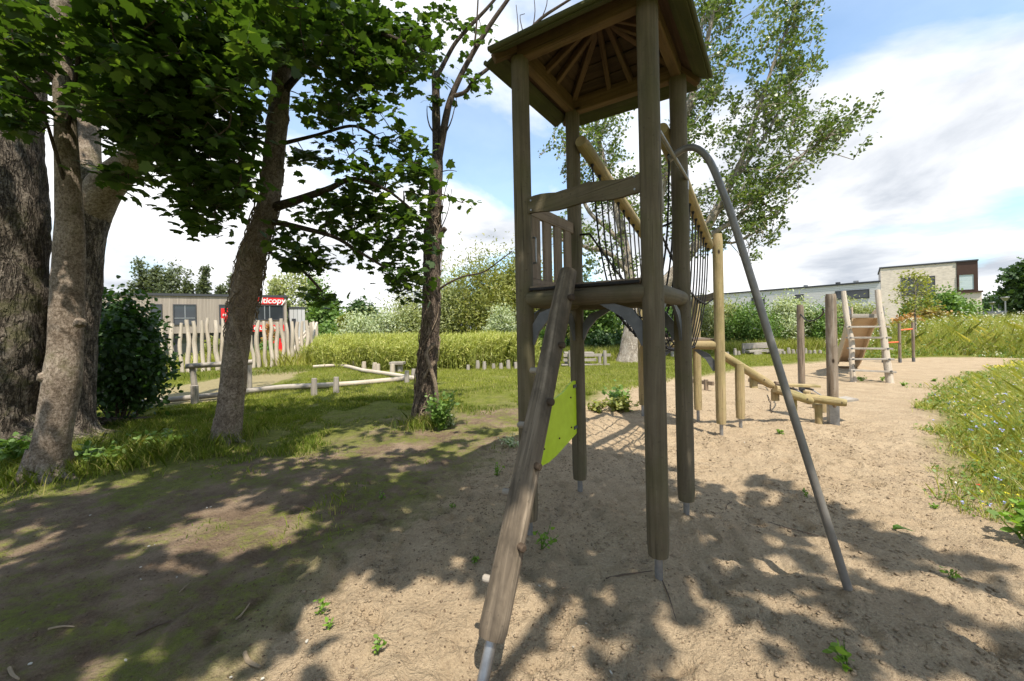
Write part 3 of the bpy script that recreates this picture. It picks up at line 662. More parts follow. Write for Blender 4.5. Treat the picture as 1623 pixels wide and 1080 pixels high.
rp_ = T([Z3(H, 1.77) + Vector((-.08, .06, 0)), W(1304, 498, 6.8), W(1292, 507, 7.6), W(1279, 508.5, 8.4), Z3(I, 1.75)], .013, seg=8, step=.08).build('hand_rope', M['rope'], None)
tag(rp_, 'black rope sagging between the slim post and the thick brown post', 'rope')
for k, (u, v, d_, h_, r_) in enumerate(((1279, 630, 8.5, .13, .07), (1285, 641, 7.75, .12, .062), (1294, 648, 7.35, .17, .062), (1305, 654, 7.1, .20, .062))):
    p = GP(u, v, 0); o = T([(p.x, p.y, -.1), (p.x, p.y, h_ - .01), (p.x, p.y, h_)], [r_, r_, r_ * .92], seg=18, step=.1, rn=.04, seed=k).build('stepping_stump', M['yellow'] if k != 1 else M['chunk'], None)
    tag(o, ('small round stump nearest the slim rope post', 'second small stump from the slim post, in shadow', 'third small stump from the slim post, before the tallest one', 'tallest small stump, close to the steel base of the thick post')[k], 'stump', 'stepping stumps in the sand')
# chain on the sand from the balance beam
ch = MB(); pts = [W(1208, 622, 6.9)] 
cps = [(1216, 628), (1222, 640), (1221, 650), (1223, 656)]
for i in range(len(cps) - 1):
    a = onG(*cps[i]); b = onG(*cps[i + 1]); n_ = 5
    for j in range(n_):
        p = a.lerp(b, j / n_); q = a.lerp(b, (j + .8) / n_); ch.tube([(p.x, p.y, gz(p.x, p.y) + .012), (q.x, q.y, gz(q.x, q.y) + .018)], .009, seg=6)
tag(ch.build('chain', M['bolt'], None), 'rusty chain lying on the sand in front of the low dark edging board', 'chain')

# ------------------------------------------------------------------ low dark edging boards in the sand
def lowrail(u0, v0, u1, v1, us, label):
    a, b = onG(u0, v0), onG(u1, v1); r0 = thing('edging_rail', label, 'edging rail', (a.x, a.y, 0), 'low edging rails in the sand')
    B((a.x, a.y, .16), (b.x, b.y, .16), .07, .09).build('rail_board', M['rail'], r0)
    for f_ in us:
        p = a.lerp(b, f_); B((p.x, p.y - .05, -.05), (p.x, p.y - .05, .24), .09, .07).build('rail_post', M['rail'], r0)
lowrail(1097, 614, 1131, 619, (.62,), 'low dark timber rail left of the first yellowish bridge post')
lowrail(1188, 613, 1240, 624, (.05, .8), 'low dark timber rail behind the descending balance logs')

# ------------------------------------------------------------------ slide with ladder
LB, RB = onG(1353, 606), onG(1411, 606)
sl_ = thing('ladder_slide', 'tan slide with crooked pale ladder posts and five flat rungs on the sand', 'slide', ((LB.x + RB.x) / 2, LB.y, 0))
bk = Vector((.12, .55, 0))
for bp, us in ((LB, [(1353, 604), (1350, 575), (1350, 545), (1344, 515), (1340, 490), (1337, 462)]), (RB, [(1411, 604), (1406, 575), (1402, 545), (1398, 515), (1394, 490), (1391, 460)])):
    P = [W(u, v, bp.y + i * .09) for i, (u, v) in enumerate(us)]; P[0].z = -.05
    T(P, [.088, .078, .074, .07, .07, .062] if bp is RB else [.064, .058, .062, .058, .064, .054], seg=18, step=.1, rn=.10, rf=(1.5, .4), seed=int(bp.x)).build('ladder_post', M['pale'], sl_)
for k, (u0, v0, u1, v1) in enumerate(((1340, 518.5, 1409, 518), (1342, 535.5, 1411, 535.5), (1344, 552.5, 1414, 553), (1346, 569.5, 1416, 569.5), (1347, 587, 1419, 590))):
    dd = LB.y + .30 - k * .07 - .17
    r_ = B(W(u0, v0, dd), W(u1, v1, dd), .07, .045).build('rung', M['greywood'], sl_)
    for uu in (u0 + 5.5, u1 - 7): 
        c0 = W(uu, v0 + (v1 - v0) * .5, dd - .03); T([c0, c0 + Vector((0, -.03, 0))], .02, seg=8).build('bolt_head', M['darksteel'], r_)
pz = 1.62; pc = W(1372, 503, 10.95)
B(W(1347, 501, 10.9), W(1396, 501, 10.9), .12, .10).build('platform_edge', M['greywood'], sl_)
fb = MB()
for j in range(5):
    fb.box(W(1349, 503, 11.0) + Vector((0.02 * j, j * .12, 0)), W(1394, 503, 11.0) + Vector((.02 * j, j * .12, 0)), .11, .03)
fb.build('platform_floor', M['rail'], sl_)
# slide: bed and side boards following an S profile away from the ladder
s0 = W(1371, 503, 11.45); s0.z -= .02; s1 = Vector((11.35, 14.0, .16)); hd = Vector((s1.x - s0.x, s1.y - s0.y, 0)); LL = hd.length; hd.normalize(); sd_ = Vector((hd.y, -hd.x, 0))
def sp_(t_): 
    z = s0.z + (s1.z - s0.z) * (t_ * t_ * (3 - 2 * t_)) ; return Z3(Vector((s0.x, s0.y, 0)) + hd * LL * t_, z)
ts = np.linspace(0, 1, 17)
for s_ in (-1, 1):
    up = [sp_(t_) + sd_ * .275 * s_ + Vector((0, 0, .20 + .07 * math.sin(t_ * 9))) for t_ in ts]; lo = [sp_(t_) + sd_ * .275 * s_ - Vector((0, 0, .16 + .16 * math.sin(math.pi * t_))) for t_ in ts]
    up[0].z += .12
    MB().plate(lo + up[::-1], sd_, .03).build('side_board', M['tan'], sl_)
bedm = MB()
for i in range(16):
    a, b = sp_(ts[i]), sp_(ts[i + 1]); bedm.box(a, b + (b - a) * .01, .52, .02, bev=.001)
bedm.build('slide_bed', M['tan'], sl_)
for s_ in (-1, 1):
    p = Z3(s1, 0) + sd_ * .3 * s_ - hd * .15; T([Z3(p, -.1), Z3(p, .12)], .03, seg=8).build('slide_foot', M['darksteel'], sl_)
    e0 = s0 + sd_ * s_ * .36; T([e0 - hd * .05 + Vector((0, 0, -.05)), e0 + Vector((0, 0, .12)), e0 + hd * .03 + Vector((0, 0, .27)), e0 + Vector((0, 0, .33))], [.05, .06, .05, .03], seg=12, step=.05).build('top_grip', M['darksteel'], sl_)

# ------------------------------------------------------------------ orange bars
ob_ = thing('pull_up_bars', 'row of slim brown posts joined by orange pull-up bars at the edge of the meadow', 'pull-up bars', tuple(onG(1427, 574)))
ps = []
for u, v, vt in ((1400, 575, 530), (1426.5, 575, 513), (1448, 574, 511)):
    g = GP(u, v, 0); top = W(u, vt, g.y); ps.append((g, top.z)); o = T([(g.x, g.y, -.1 + .25), (g.x, g.y, top.z)], .045, seg=14, rn=.02, step=.3).build('post', M['chunk'], ob_)
    B((g.x, g.y, -.1), (g.x, g.y, .2), .07, .07).build('steel_foot', M['darksteel'], o)
for (a, za), (b, zb), z in ((ps[0], ps[1], .72), (ps[1], ps[2], 1.18)):
    T([Z3(a, z), Z3(b, z + .03)], .026, seg=10).build('orange_bar', M['orange'], ob_)

# ------------------------------------------------------------------ benches
g = GP(925, 590, 0); yb = 16.2
be = thing('slatted_bench', 'weathered picnic bench of grey slats with posts, behind the climbing log', 'bench', (W(930, 585, yb).x, yb, 0))
for v, u0, u1 in ((563.5, 893, 968), (571, 893, 945), (578.5, 890, 966)):
    B(W(u0, v, yb), W(u1, v - .5, yb), .16 if v > 575 else .04, .11 if v < 575 else .05).build('bench_slat', M['greywood'], be)
B(W(894, 559.5, yb + .5), W(940, 559.5, yb + .5), .5, .06).build('table_top', M['greywood'], be)
for u in (903.5, 958.5):
    a = W(u, 556, yb - .1); T([Z3(a, -.05), Z3(a, a.z)], .07, seg=12).build('leg', M['greywood'], be)
for u in (897, 950):
    a = W(u, 560, yb + .75); T([Z3(a, -.05), Z3(a, a.z - .04)], .07, seg=12).build('leg', M['greywood'], be)
yb = 19.3
be = thing('log_bench', 'chunky grey bench with a plank back and round log feet beside the willow bushes', 'bench', (W(1205, 560, yb).x, yb, 0))
B(W(1177, 549, yb + .25), W(1228, 547, yb + .25), .07, .27).build('backrest', M['greywood'], be)
B(W(1184, 557, yb - .1), W(1238, 555, yb - .1), .40, .09).build('seat', M['greywood'], be)
for u in (1195, 1227):
    a = W(u, 562, yb); T([a + Vector((0, -.35, 0)), a + Vector((0, .3, 0))], .19, seg=18).build('log_foot', M['greywood'], be)
for u in (1178.5,):
    a = W(u, 545, yb + .3); T([Z3(a, -.05), Z3(a, a.z)], .08, seg=12).build('back_post', M['greywood'], be)
a = W(1227, 548, yb + .36); T([Z3(a, -.05), Z3(a, a.z)], .08, seg=12).build('back_post', M['greywood'], be)

# ------------------------------------------------------------------ low log edging on the left lawn
lf = thing('log_edging', 'low edging of long pale logs held by short round stubs around the lawn path', 'log edging', tuple(onG(400, 625)))
runs = [[(215, 641, .09), (309, 632, .10), (372, 625, .11)], [(372, 625, .11), (440, 616, .12), (500, 613, .12)], [(500, 613, .12), (560, 609, .11), (655, 600, .12)], [(655, 600, .10), (620, 594, .12), (575, 587, .11)], [(575, 587, .11), (540, 579, .12), (496, 581, .10)]]
for k, rn_ in enumerate(runs):
    P = []
    for u, v, r_ in rn_:
        g = GP(u, v + 4, 0); P.append(Vector((g.x, g.y, .09)))
    T(P, [x[2] * .62 for x in rn_], seg=14, step=.25, rn=.08, rf=(1, .8), seed=k).build('edging_log', M['pale'] if k > 1 else M['greywood'], lf)
for k, (u, vb, vt) in enumerate(((498, 627, 600), (533, 623, 598), (645, 607, 588), (655.5, 600, 585), (536, 579, 571), (548, 580, 572), (561, 583, 573), (577, 588, 573.5), (594, 590, 575), (599, 590, 577), (622, 593, 577))):
    g = GP(u, vb, 0); tp = W(u, vt, g.y); T([(g.x, g.y, -.1), (g.x, g.y, tp.z - .02), (g.x + .01, g.y, tp.z)], [.075, .075, .062] if k < 4 else [.09, .09, .075], seg=14, step=.2, rn=.05, seed=k).build('stub_post', M['pale'] if k > 3 else M['greywood'], lf)
hr = thing('high_log_rail', 'horizontal grey log resting on a stout post, between the dark shrub and the leaning trunk', 'log rail', tuple(onG(309, 640)))
g = GP(309, 641, 0)
T([(g.x, g.y, -.1), (g.x, g.y, .42)], .075, seg=18, rn=.04, step=.1).build('lower_post', M['greywood'], hr)
a = W(305, 584, g.y + .1); T([(a.x + .04, a.y, .40), (a.x, a.y, a.z)], .06, seg=16).build('upper_post', M['greywood'], hr)
T([W(294, 581, g.y), W(350, 577.5, g.y + .3), W(400, 574, g.y + .6)], [.058, .062, .058], seg=18, step=.2, rn=.04).build('rail_log', M['greywood'], hr)
g = GP(396, 618, 0); T([(g.x, g.y, -.1), (g.x, g.y, W(396, 577, g.y).z - .0)], .06, seg=16).build('lower_post', M['greywood'], hr)
st = thing('stump_seat', 'small grey plank seat on two stubs at the edge of the yellow-green reeds', 'seat', tuple(onG(630, 592)))
g = GP(630, 590, 0); yy = g.y
B(W(619, 576, yy), W(641, 575.5, yy), .4, .09).build('seat', M['greywood'], st)
for u in (624, 634): a = W(u, 578, yy); T([Z3(a, -.05), Z3(a, a.z)], .11, seg=12).build('leg', M['greywood'], st)

# ------------------------------------------------------------------ palisade of crooked poles
pf = thing('pole_palisade', 'open palisade of tall crooked debarked poles in front of the wood-clad building', 'palisade fence', tuple(onG(350, 588)))
xs = [(243, 521), (257, 516), (271, 513), (285, 512), (296, 507), (307, 509), (320, 508), (330, 504), (342, 508), (352, 505), (363, 512), (375, 508), (386, 514), (397, 523), (408, 508), (418, 509), (428, 505), (438, 511), (446, 505.5), (455, 512), (463, 510), (470, 510), (478, 509), (486, 508), (492, 512)]
for k, (u, vt) in enumerate(xs):
    fu = (u - 243) / 243; dp = 15.9 + 3.7 * fu + random.uniform(-.15, .15)
    base = W(u + random.uniform(0, 5), 560, dp); P = []; n_ = 6; ht = W(u, vt, dp).z; ul = random.uniform(-1.5, 1.5)
    for i in range(n_):
        f_ = i / (n_ - 1); w_ = math.sin(i * (1.3 + (k * 37 % 11) * .09) + k * 2.3) * .032; P.append(Vector((base.x + (W(u, vt, dp).x - base.x) * f_ + w_, dp + .04 * math.sin(k + i), -.1 + (ht + .1) * f_)))
    r_ = random.uniform(.068, .092); T(P, [r_ * 1.1, r_, r_ * .95, r_, r_ * .9, r_ * .8], seg=12, step=.15, rn=.10, rf=(1.3, .3), seed=k).build('pole', M['pale'], pf)
wf = thing('slanting_pole_fence', 'leaning pole fence with slanting rails at the far end of the palisade', 'pole fence', tuple(onG(490, 577)))
for a, b, r_ in (((463, 558, 20), (498, 514, 26), .09), ((470, 572, 20), (500, 541, 26), .09), ((460, 562, 20.5), (500, 537, 27), .07), ((482, 576, 20.5), (502, 512, 24), .09), ((488, 574, 21), (497, 511, 23), .08), ((468, 545, 21), (492, 516, 25), .06)):
    T([W(*a), W(*b)], [r_, r_ * .8], seg=8, rn=.08, step=.4).build('rail_pole', M['pale'], wf)
for u in (493, 498, 502): a = W(u, 511 + (u - 493) * .5, 26); T([Z3(a, -.6), a], .08, seg=8).build('upright_pole', M['pale'], wf)

# short stakes along the reeds and bushes
k = 0
stk = [(u, 586 - (u - 740) * .02 + 1.2 * math.sin(u)) for u in (742, 757, 768, 782, 794, 806, 817)] + [(u, 566.5 - (u - 1060) * .015) for u in (1066, 1078, 1142, 1153, 1165, 1171, 1243, 1250, 1257, 1264, 1277, 1284, 1291, 1300)]
for (u, v) in stk:
    g = GP(u, v, 0); h_ = random.uniform(.18, .36); o = T([(g.x, g.y, -.1), (g.x + random.uniform(-.03, .03), g.y, h_ - .02), (g.x, g.y, h_)], [.08, .075, .06], seg=10, rn=.08, step=.15, seed=k).build('short_stake', M['greywood'], None); k += 1
    if u == 1066: k = 8
    ORD = ['', 'first', 'second', 'third', 'fourth', 'fifth', 'sixth', 'seventh', 'eighth', 'ninth', 'tenth', 'eleventh', 'twelfth', 'thirteenth', 'last']
    tag(o, 'short grey stake at the foot of the yellow-green reeds, %s from the left' % ORD[k] if u < 900 else ('short grey stake in the row below the willow bushes, %s from the left' % ORD[k - 8 + 1]) if k < 21 else 'short grey stake below the willow bushes, rightmost of the row', 'stake', 'short stakes edging the lawn' if u < 900 else 'short stakes below the bushes')

# ------------------------------------------------------------------ buildings
class Facade:
    """vertical plane through two ground points; P(u, z) gives a point by pixel column"""
    def __init__(s, p0, p1): s.a = Vector(p0); s.b = Vector(p1); s.t = (s.b - s.a).normalized(); s.n = Vector((s.t.y, -s.t.x, 0)); s.n = s.n if s.n.y < 0 else -s.n
    def su(s, u):
        k = (u - CX) / FPX; return (k * s.a.y - s.a.x) / (s.t.x - k * s.t.y)
    def P(s, q, z, off=0): v = s.a + s.t * q + s.n * off; return Vector((v.x, v.y, z))
def wallblock(mb, f, q0, q1, z0, z1, depth):
    P = [f.P(q0, z0), f.P(q1, z0), f.P(q1, z0, -depth), f.P(q0, z0, -depth)]; Q = [Z3(p, z1) for p in P]
    V = [tuple(p) for p in P + Q]; F = []; UV = []
    for j in range(4):
        k = (j + 1) % 4; F.append((j, k, 4 + k, 4 + j)); L_ = (P[k] - P[j]).length; UV += [(0, z0), (L_, z0), (L_, z1), (0, z1)]
    F.append((4, 5, 6, 7)); UV += [(0, 0), (1, 0), (1, 1), (0, 1)]; mb.add(V, F, UV)
def rect(f, q0, q1, z0, z1, off, th=.04):
    return MB().plate([f.P(q0, z0, off), f.P(q1, z0, off), f.P(q1, z1, off), f.P(q0, z1, off)], f.n, th)
def window(f, q0, q1, z0, z1, parent, glass='glass', frame='darkframe', mull=(), rail=None, fw=.09):
    w = MB(); 
    for a, b, c, d_ in ((q0, q1, z0, z0 + fw), (q0, q1, z1 - fw, z1), (q0, q0 + fw, z0 + fw, z1 - fw), (q1 - fw, q1, z0 + fw, z1 - fw)):
        w.plate([f.P(a, c, .03), f.P(b, c, .03), f.P(b, d_, .03), f.P(a, d_, .03)], f.n, .10)
    wo_ = w.build('window', M[frame], parent, 0)
    rect(f, q0 + fw, q1 - fw, z0 + fw, z1 - fw, .012, .012).build('pane', M[glass], wo_, 0)
    m = MB(); has = 0
    for x in mull: m.plate([f.P(x - .04, z0 + fw, .03), f.P(x + .04, z0 + fw, .03), f.P(x + .04, z1 - fw, .03), f.P(x - .04, z1 - fw, .03)], f.n, .02); has = 1
    if rail: m.plate([f.P(q0 + fw, rail - .04, .05), f.P(q1 - fw, rail - .04, .05), f.P(q1 - fw, rail + .04, .05), f.P(q0 + fw, rail + .04, .05)], f.n, .02); has = 1
    if has: m.build('mullion', M['steel'], wo_, 0)
    return wo_
LBf = Facade((-33.1, 35, 0), (-22.6, 41, 0))
lb = thing('wood_clad_building', 'two-storey flat-roofed building with vertical wood cladding and red shop signs', 'building', (-28, 38, -1.1))
qe = LBf.su(455); w = MB(); wallblock(w, LBf, -9, qe, 1.62, 5.0, 11); w.build('upper_wall', M['cladwood'], lb, 0)
w = MB(); wallblock(w, Facade(LBf.P(0, 0, -.5), LBf.P(5, 0, -.5)), -9, qe - 1.3, -1.4, 1.62, 10); w.build('ground_floor_wall', M['darkframe'], lb, 0)
B(LBf.P(qe - .25, -1.4, -.25), LBf.P(qe - .25, 1.62, -.25), .5, .5).build('corner_pillar', M['cladwood'], lb, 0)
w = MB(); wallblock(w, Facade(LBf.P(0, 0, .12), LBf.P(5, 0, .12)), -9.1, qe + .1, 5.0, 5.22, 11.3); w.build('roof', M['darkframe'], lb, 0)
zt, zb = 4.25, 2.38
for a, b, mu in ((195, 211, ()), (239, 258, ()), (275, 312, (294,)), (348, 398, (372,)), (404, 450, (420, 428))):
    q0, q1 = LBf.su(a), LBf.su(b); window(LBf, q0, q1, zb if a != 404 else 2.75, zt, lb, mull=[LBf.su(x) for x in mu], rail=zb + .62 if a != 404 else None)
for a, b in ((246, 275), (279, 300), (302, 322), (326, 345), (372, 395), (400, 416), (418, 432), (434, 450)):
    q0, q1 = LBf.su(a), LBf.su(b); f2 = Facade(LBf.P(0, 0, -.5), LBf.P(5, 0, -.5)); window(f2, q0, q1, -1.0, 1.3, lb, frame='darkframe')
def sign(q0, q1, z0, z1, txt, size, tx, off=.10, name='shop_sign', m='red', tm='white', parent=None, tz=None):
    s_ = rect(LBf, q0, q1, z0, z1, off, .06).build(name, M[m], parent or lb, 0)
    if txt:
        cu = bpy.data.curves.new('lettering', 'FONT'); cu.body = txt; cu.size = size; cu.extrude = .01; cu.align_x = 'CENTER'; cu.align_y = 'CENTER'; cu.shear = .12; cu.offset = .012; cu.materials.append(M[tm])
        t_ = bpy.data.objects.new('lettering', cu); COL.objects.link(t_); t_.parent = s_
        p = LBf.P(tx, tz if tz is not None else (z0 + z1) / 2 + .03, off + .05); Mx = Matrix((( LBf.t.x, 0, LBf.n.x, 0), (LBf.t.y, 0, LBf.n.y, 0), (0, 1, 0, 0), (0, 0, 0, 1)))
        mt_ = bpy.data.meshes.new_from_object(t_); bpy.data.objects.remove(t_); t_ = bpy.data.objects.new('lettering', mt_); COL.objects.link(t_); t_.parent = s_
        t_.rotation_euler = Mx.to_3x3().to_euler(); t_.location = p - wloc(s_)
    return s_
sign(LBf.su(399), LBf.su(450.5), 4.32, 4.95, 'multicopy', .78, (LBf.su(399) + LBf.su(449)) / 2, tz=4.66)
sign(LBf.su(396), LBf.su(450.5), 1.66, 2.28, 'multicopy', .6, (LBf.su(400) + LBf.su(449)) / 2, tz=2.0)
sign(LBf.su(351), LBf.su(362), 2.6, 3.9, 'm', .4, LBf.su(356.5), off=.05, name='window_poster', tz=3.3)
sign(LBf.su(276), LBf.su(300), 1.32, 1.60, 'e', .5, LBf.su(285), off=-.36, name='door_sign', m='darkframe', tz=1.36)
w = MB().box(LBf.P(LBf.su(435), -.25, .6), LBf.P(LBf.su(450), -.25, .6), .6, 1.5); w.tube([LBf.P(LBf.su(438), .5, .6), LBf.P(LBf.su(438), .95, .6)], .4, seg=12)
tag(w.build('red_machine', M['red'], None, 0), 'red cabinet standing by the entrance under the red shop signs', 'cabinet')
f3 = Facade((-21.9, 43.5, 0), (-19.7, 48, 0))
side = thing('grey_annex', 'pale grey annex just right of the wood-clad building', 'building', (-20.5, 50, -1.1))
w = MB(); f4 = Facade(LBf.P(qe + .3, 0, -4.5), LBf.P(qe + 3, 0, -4.5)); wallblock(w, f4, 0, 1.55, -1.4, 4.15, 8); w.build('wall', M['cladlight'], side, 0)
w = MB(); wallblock(w, Facade(f4.P(0, 0, .08), f4.P(3, 0, .08)), -.05, 1.65, 4.15, 4.3, 8.1); w.build('roof', M['darkframe'], side, 0)
window(f4, .25, .65, 1.9, 3.0, side); window(f4, .6, 1.3, -1.1, .8, side)
shed = thing('small_grey_house', 'small pale grey block partly behind the leaning pole fence', 'building', (-19, 58, -1.1))
f5 = Facade((-29.2, 60, 0), (-27.0, 61, 0)); w = MB(); wallblock(w, f5, 0, 3.4, -1.4, 3.9, 6); w.build('wall', M['cladlight'], shed, 0); window(f5, .5, 1.5, 1.8, 2.9, shed)

GB = Facade((35.1, 65, 0), (45.3, 50, 0)); BBf = Facade((45.3, 50, 0), (50.4, 45.6, 0))
gb = thing('grey_clad_building', 'long low building with grey horizontal cladding and a flat roof, left of the brick one', 'building', (40, 58, 0))
qe = (GB.b - GB.a).length; w = MB(); wallblock(w, GB, -9, qe - .02, -.5, 6.1, 10); w.build('wall', M['cladgrey'], gb, 0)
w = MB(); wallblock(w, Facade(GB.P(0, 0, .1), GB.P(5, 0, .1)), -9, qe - .1, 6.1, 6.32, 10); w.build('roof', M['darkframe'], gb, 0)
def zat(f, u, v): 
    q = f.su(u); p = f.P(q, 0); du, dv = u - CX, v - CY; return EYE - (du * sr + dv * cr) / FPX * p.y
for a, b, vt, vb, mu in ((1192, 1213, 471.5, 486, (1204,)), (1261, 1275, 467, 477, ()), (1325, 1379, 460, 474, (1343, 1361))):
    window(GB, GB.su(a), GB.su(b), zat(GB, (a + b) / 2, vb), zat(GB, (a + b) / 2, vt), gb, mull=(), rail=None, fw=.14)
for u in (1264, 1316, 1345):
    q = GB.su(u); T([GB.P(q, 6.3, -3), GB.P(q, 6.75, -3)], .28, seg=10).build('roof_vent', M['steel'] if u != 1316 else M['darkframe'], gb)
bk_ = thing('brick_building', 'pale brick building with a dark parapet line and a brown corner window', 'building', (48, 48, 0))
qb = BBf.su(1557); w = MB(); wallblock(w, BBf, 0, BBf.su(1517.5), -.5, 7.75, 9); w.build('wall', M['brick'], bk_, 0)
w = MB(); wallblock(w, BBf, BBf.su(1517.5), qb, -.5, zat(BBf, 1535, 464), 9); w.build('lower_wall', M['brick'], bk_, 0)
w = MB(); wallblock(w, Facade(BBf.P(0, 0, .08), BBf.P(5, 0, .08)), -.1, BBf.su(1517.5), 7.75, 7.93, 9); w.build('roof_edge', M['darkframe'], bk_, 0)
z0 = zat(BBf, 1535, 463); z1 = 7.75; f6 = Facade(BBf.P(0, 0, .06), BBf.P(5, 0, .06))
w = MB(); wallblock(w, f6, BBf.su(1518), qb - .25, z0, z1, 8); w.build('corner_bay', M['brownpanel'], bk_, 0)
window(f6, BBf.su(1519), BBf.su(1547), zat(BBf, 1533, 461), zat(BBf, 1533, 434), bk_, glass='blind', frame='brownpanel', fw=.12)
w = MB().plate([f6.P(BBf.su(1517), z0, .12), f6.P(qb + .1, z0, .12), f6.P(qb + .1, z0, -3), f6.P(BBf.su(1517), z0, -3)], (0, 0, 1), .18); w.build('bay_sill', M['brownpanel'], bk_, 0)
w = MB().plate([f6.P(BBf.su(1517), z1 + .1, .1), f6.P(qb - .2, z1 + .1, .1), f6.P(qb - .2, z1 + .1, -6), f6.P(BBf.su(1517), z1 + .1, -6)], (0, 0, 1), .16); w.build('bay_roof', M['darkframe'], bk_, 0)
window(BBf, BBf.su(1430), BBf.su(1483.5), zat(BBf, 1457, 468), zat(BBf, 1457, 439), bk_, mull=(), fw=.12)
window(BBf, BBf.su(1533), BBf.su(1540), zat(BBf, 1536, 493), zat(BBf, 1536, 485), bk_, fw=.08)

# ------------------------------------------------------------------ near trees on the left
def wr(u, w, d):
    th = math.atan((u - CX) / FPX); return w * d / FPX / 2 * math.cos(th)
def path(pts): return [W(u, v, d) for u, v, d, w in pts], [wr(u, w, d) for u, v, d, w in pts]
LIMBS = []            # (points array, tree index)
def limb(par, idx, pts, m, seg=12, rn=.08, name='limb', ridge=0):
    P, r_ = path(pts); o = T(P, r_, seg=seg, step=.08, rn=rn, rf=(1.5, .35), seed=len(LIMBS), cap=True, ridge=ridge).build(name, m, par)
    for i in range(len(P) - 1):
        for f_ in np.linspace(0, 1, 5)[:-1]: LIMBS.append((P[i].lerp(P[i + 1], f_), idx))
    return o
trees = []
tA = thing('leaning_maple', 'leaning smooth grey trunk with a burl, standing before the two massive trunks', 'tree', tuple(onG(74, 757)))
limb(tA, 0, [(70, 770, 4.6, 92), (76, 735, 4.6, 72), (88, 670, 4.6, 66), (99, 600, 4.62, 68), (104, 560, 4.64, 60), (105, 500, 4.66, 58), (108, 430, 4.7, 57), (111, 360, 4.7, 50), (107, 260, 4.7, 42), (102, 160, 4.7, 38), (97, 20, 4.7, 36), (93, -140, 4.7, 34), (110, -330, 4.7, 28)], M['maplebark'], 40, .07, 'trunk')
k0 = W(76, 598, 4.52); T([k0 + Vector((.10, .05, 0)), k0, k0 + Vector((-.05, -.06, .01))], [.10, .075, .035], seg=16, step=.03, rn=.15).build('burl', M['maplebark'], tA)
k0 = W(126, 512, 4.5); T([k0 + Vector((-.06, .06, 0)), k0], [.06, .02], seg=12, step=.03, rn=.2).build('burl', M['maplebark'], tA)
limb(tA, 0, [(97, 140, 4.7, 14), (60, 100, 4.5, 11), (10, 75, 4.3, 8), (-60, 60, 4.1, 6)], M['twig'], 8)
limb(tA, 0, [(103, 230, 4.7, 10), (120, 120, 4.5, 9), (132, 40, 4.4, 8), (150, -60, 4.3, 6)], M['twig'], 8)
limb(tA, 0, [(110, 320, 4.7, 8), (88, 240, 4.5, 7), (60, 160, 4.3, 6), (20, 120, 4.2, 5)], M['twig'], 8)
tB = thing('massive_furrowed_tree', 'huge dark furrowed trunk cut off by the left edge of the photo', 'tree', tuple(onG(-20, 735)))
limb(tB, 1, [(-46, 770, 5.9, 340), (-36, 735, 5.9, 250), (-24, 660, 5.9, 215), (-14, 560, 5.9, 206), (-10, 450, 5.9, 200), (-4, 330, 5.9, 184), (2, 220, 5.9, 150), (15, 120, 6.0, 130), (30, -20, 6.2, 110), (60, -200, 6.4, 80)], M['roughbark'], 56, .10, 'trunk', .05)
tC = thing('forked_massive_tree', 'stout pale trunk forking overhead, between the leaning trunk and the dark shrub', 'tree', tuple(onG(122, 700)))
limb(tC, 2, [(116, 735, 6.3, 110), (118, 700, 6.3, 82), (119, 640, 6.3, 68), (122, 540, 6.3, 70), (124, 450, 6.3, 80), (131, 370, 6.3, 84), (140, 315, 6.3, 96), (158, 275, 6.3, 74)], M['roughbark'], 44, .09, 'trunk', .04)
limb(tC, 2, [(140, 335, 6.3, 80), (172, 290, 6.2, 66), (215, 250, 6.0, 52), (265, 205, 5.8, 42), (340, 140, 5.6, 34), (430, 50, 5.4, 28), (520, -70, 5.2, 22), (600, -180, 5, 14)], M['maplebark'], 24, .06)
limb(tC, 2, [(138, 330, 6.3, 66), (137, 250, 6.5, 50), (140, 150, 6.7, 44), (150, 20, 6.9, 38), (170, -150, 7, 28)], M['maplebark'], 22, .06)
limb(tC, 2, [(300, 175, 5.7, 20), (330, 60, 5.5, 16), (350, -30, 5.3, 12), (400, -120, 5.0, 8)], M['maplebark'], 10)
limb(tC, 2, [(230, 240, 5.9, 14), (290, 270, 5.6, 9), (330, 320, 5.4, 6), (350, 350, 5.3, 4)], M['twig'], 8)
limb(tC, 2, [(350, 135, 5.6, 14), (400, 190, 5.3, 9), (400, 260, 5.1, 6), (380, 330, 5.0, 4)], M['twig'], 8)
tD = thing('ivy_choked_maple', 'slanting brown trunk tangled with dry ivy stems, in front of the pole palisade', 'tree', tuple(onG(358, 700)))
limb(tD, 3, [(354, 725, 6.0, 66), (359, 695, 6.0, 50), (366, 640, 6.0, 44), (372, 580, 6.0, 42), (380, 520, 6.0, 42), (389, 460, 6.0, 46), (399, 410, 6.0, 44), (415, 360, 6.0, 38), (428, 310, 6.0, 34), (433, 260, 6.0, 35), (440, 190, 6.0, 34), (447, 110, 6.0, 30), (452, 30, 6.0, 27), (456, -80, 6.0, 22), (470, -240, 6.0, 14)], M['maplebark'], 36, .08, 'trunk')
limb(tD, 3, [(430, 330, 6.0, 18), (470, 318, 5.9, 14), (520, 300, 5.8, 11), (560, 284, 5.7, 8), (610, 300, 5.6, 5), (650, 330, 5.6, 4)], M['twig'], 10)
limb(tD, 3, [(446, 150, 6.0, 14), (475, 118, 5.9, 11), (520, 80, 5.8, 9), (580, 50, 5.7, 7), (650, 70, 5.6, 5)], M['twig'], 10)
limb(tD, 3, [(425, 350, 6.0, 12), (480, 362, 5.9, 9), (530, 376, 5.9, 7), (570, 400, 5.8, 5), (620, 430, 5.8, 4)], M['twig'], 8)
limb(tD, 3, [(440, 230, 6.0, 8), (500, 215, 6.1, 6), (560, 200, 6.2, 5), (600, 220, 6.2, 4)], M['twig'], 8)
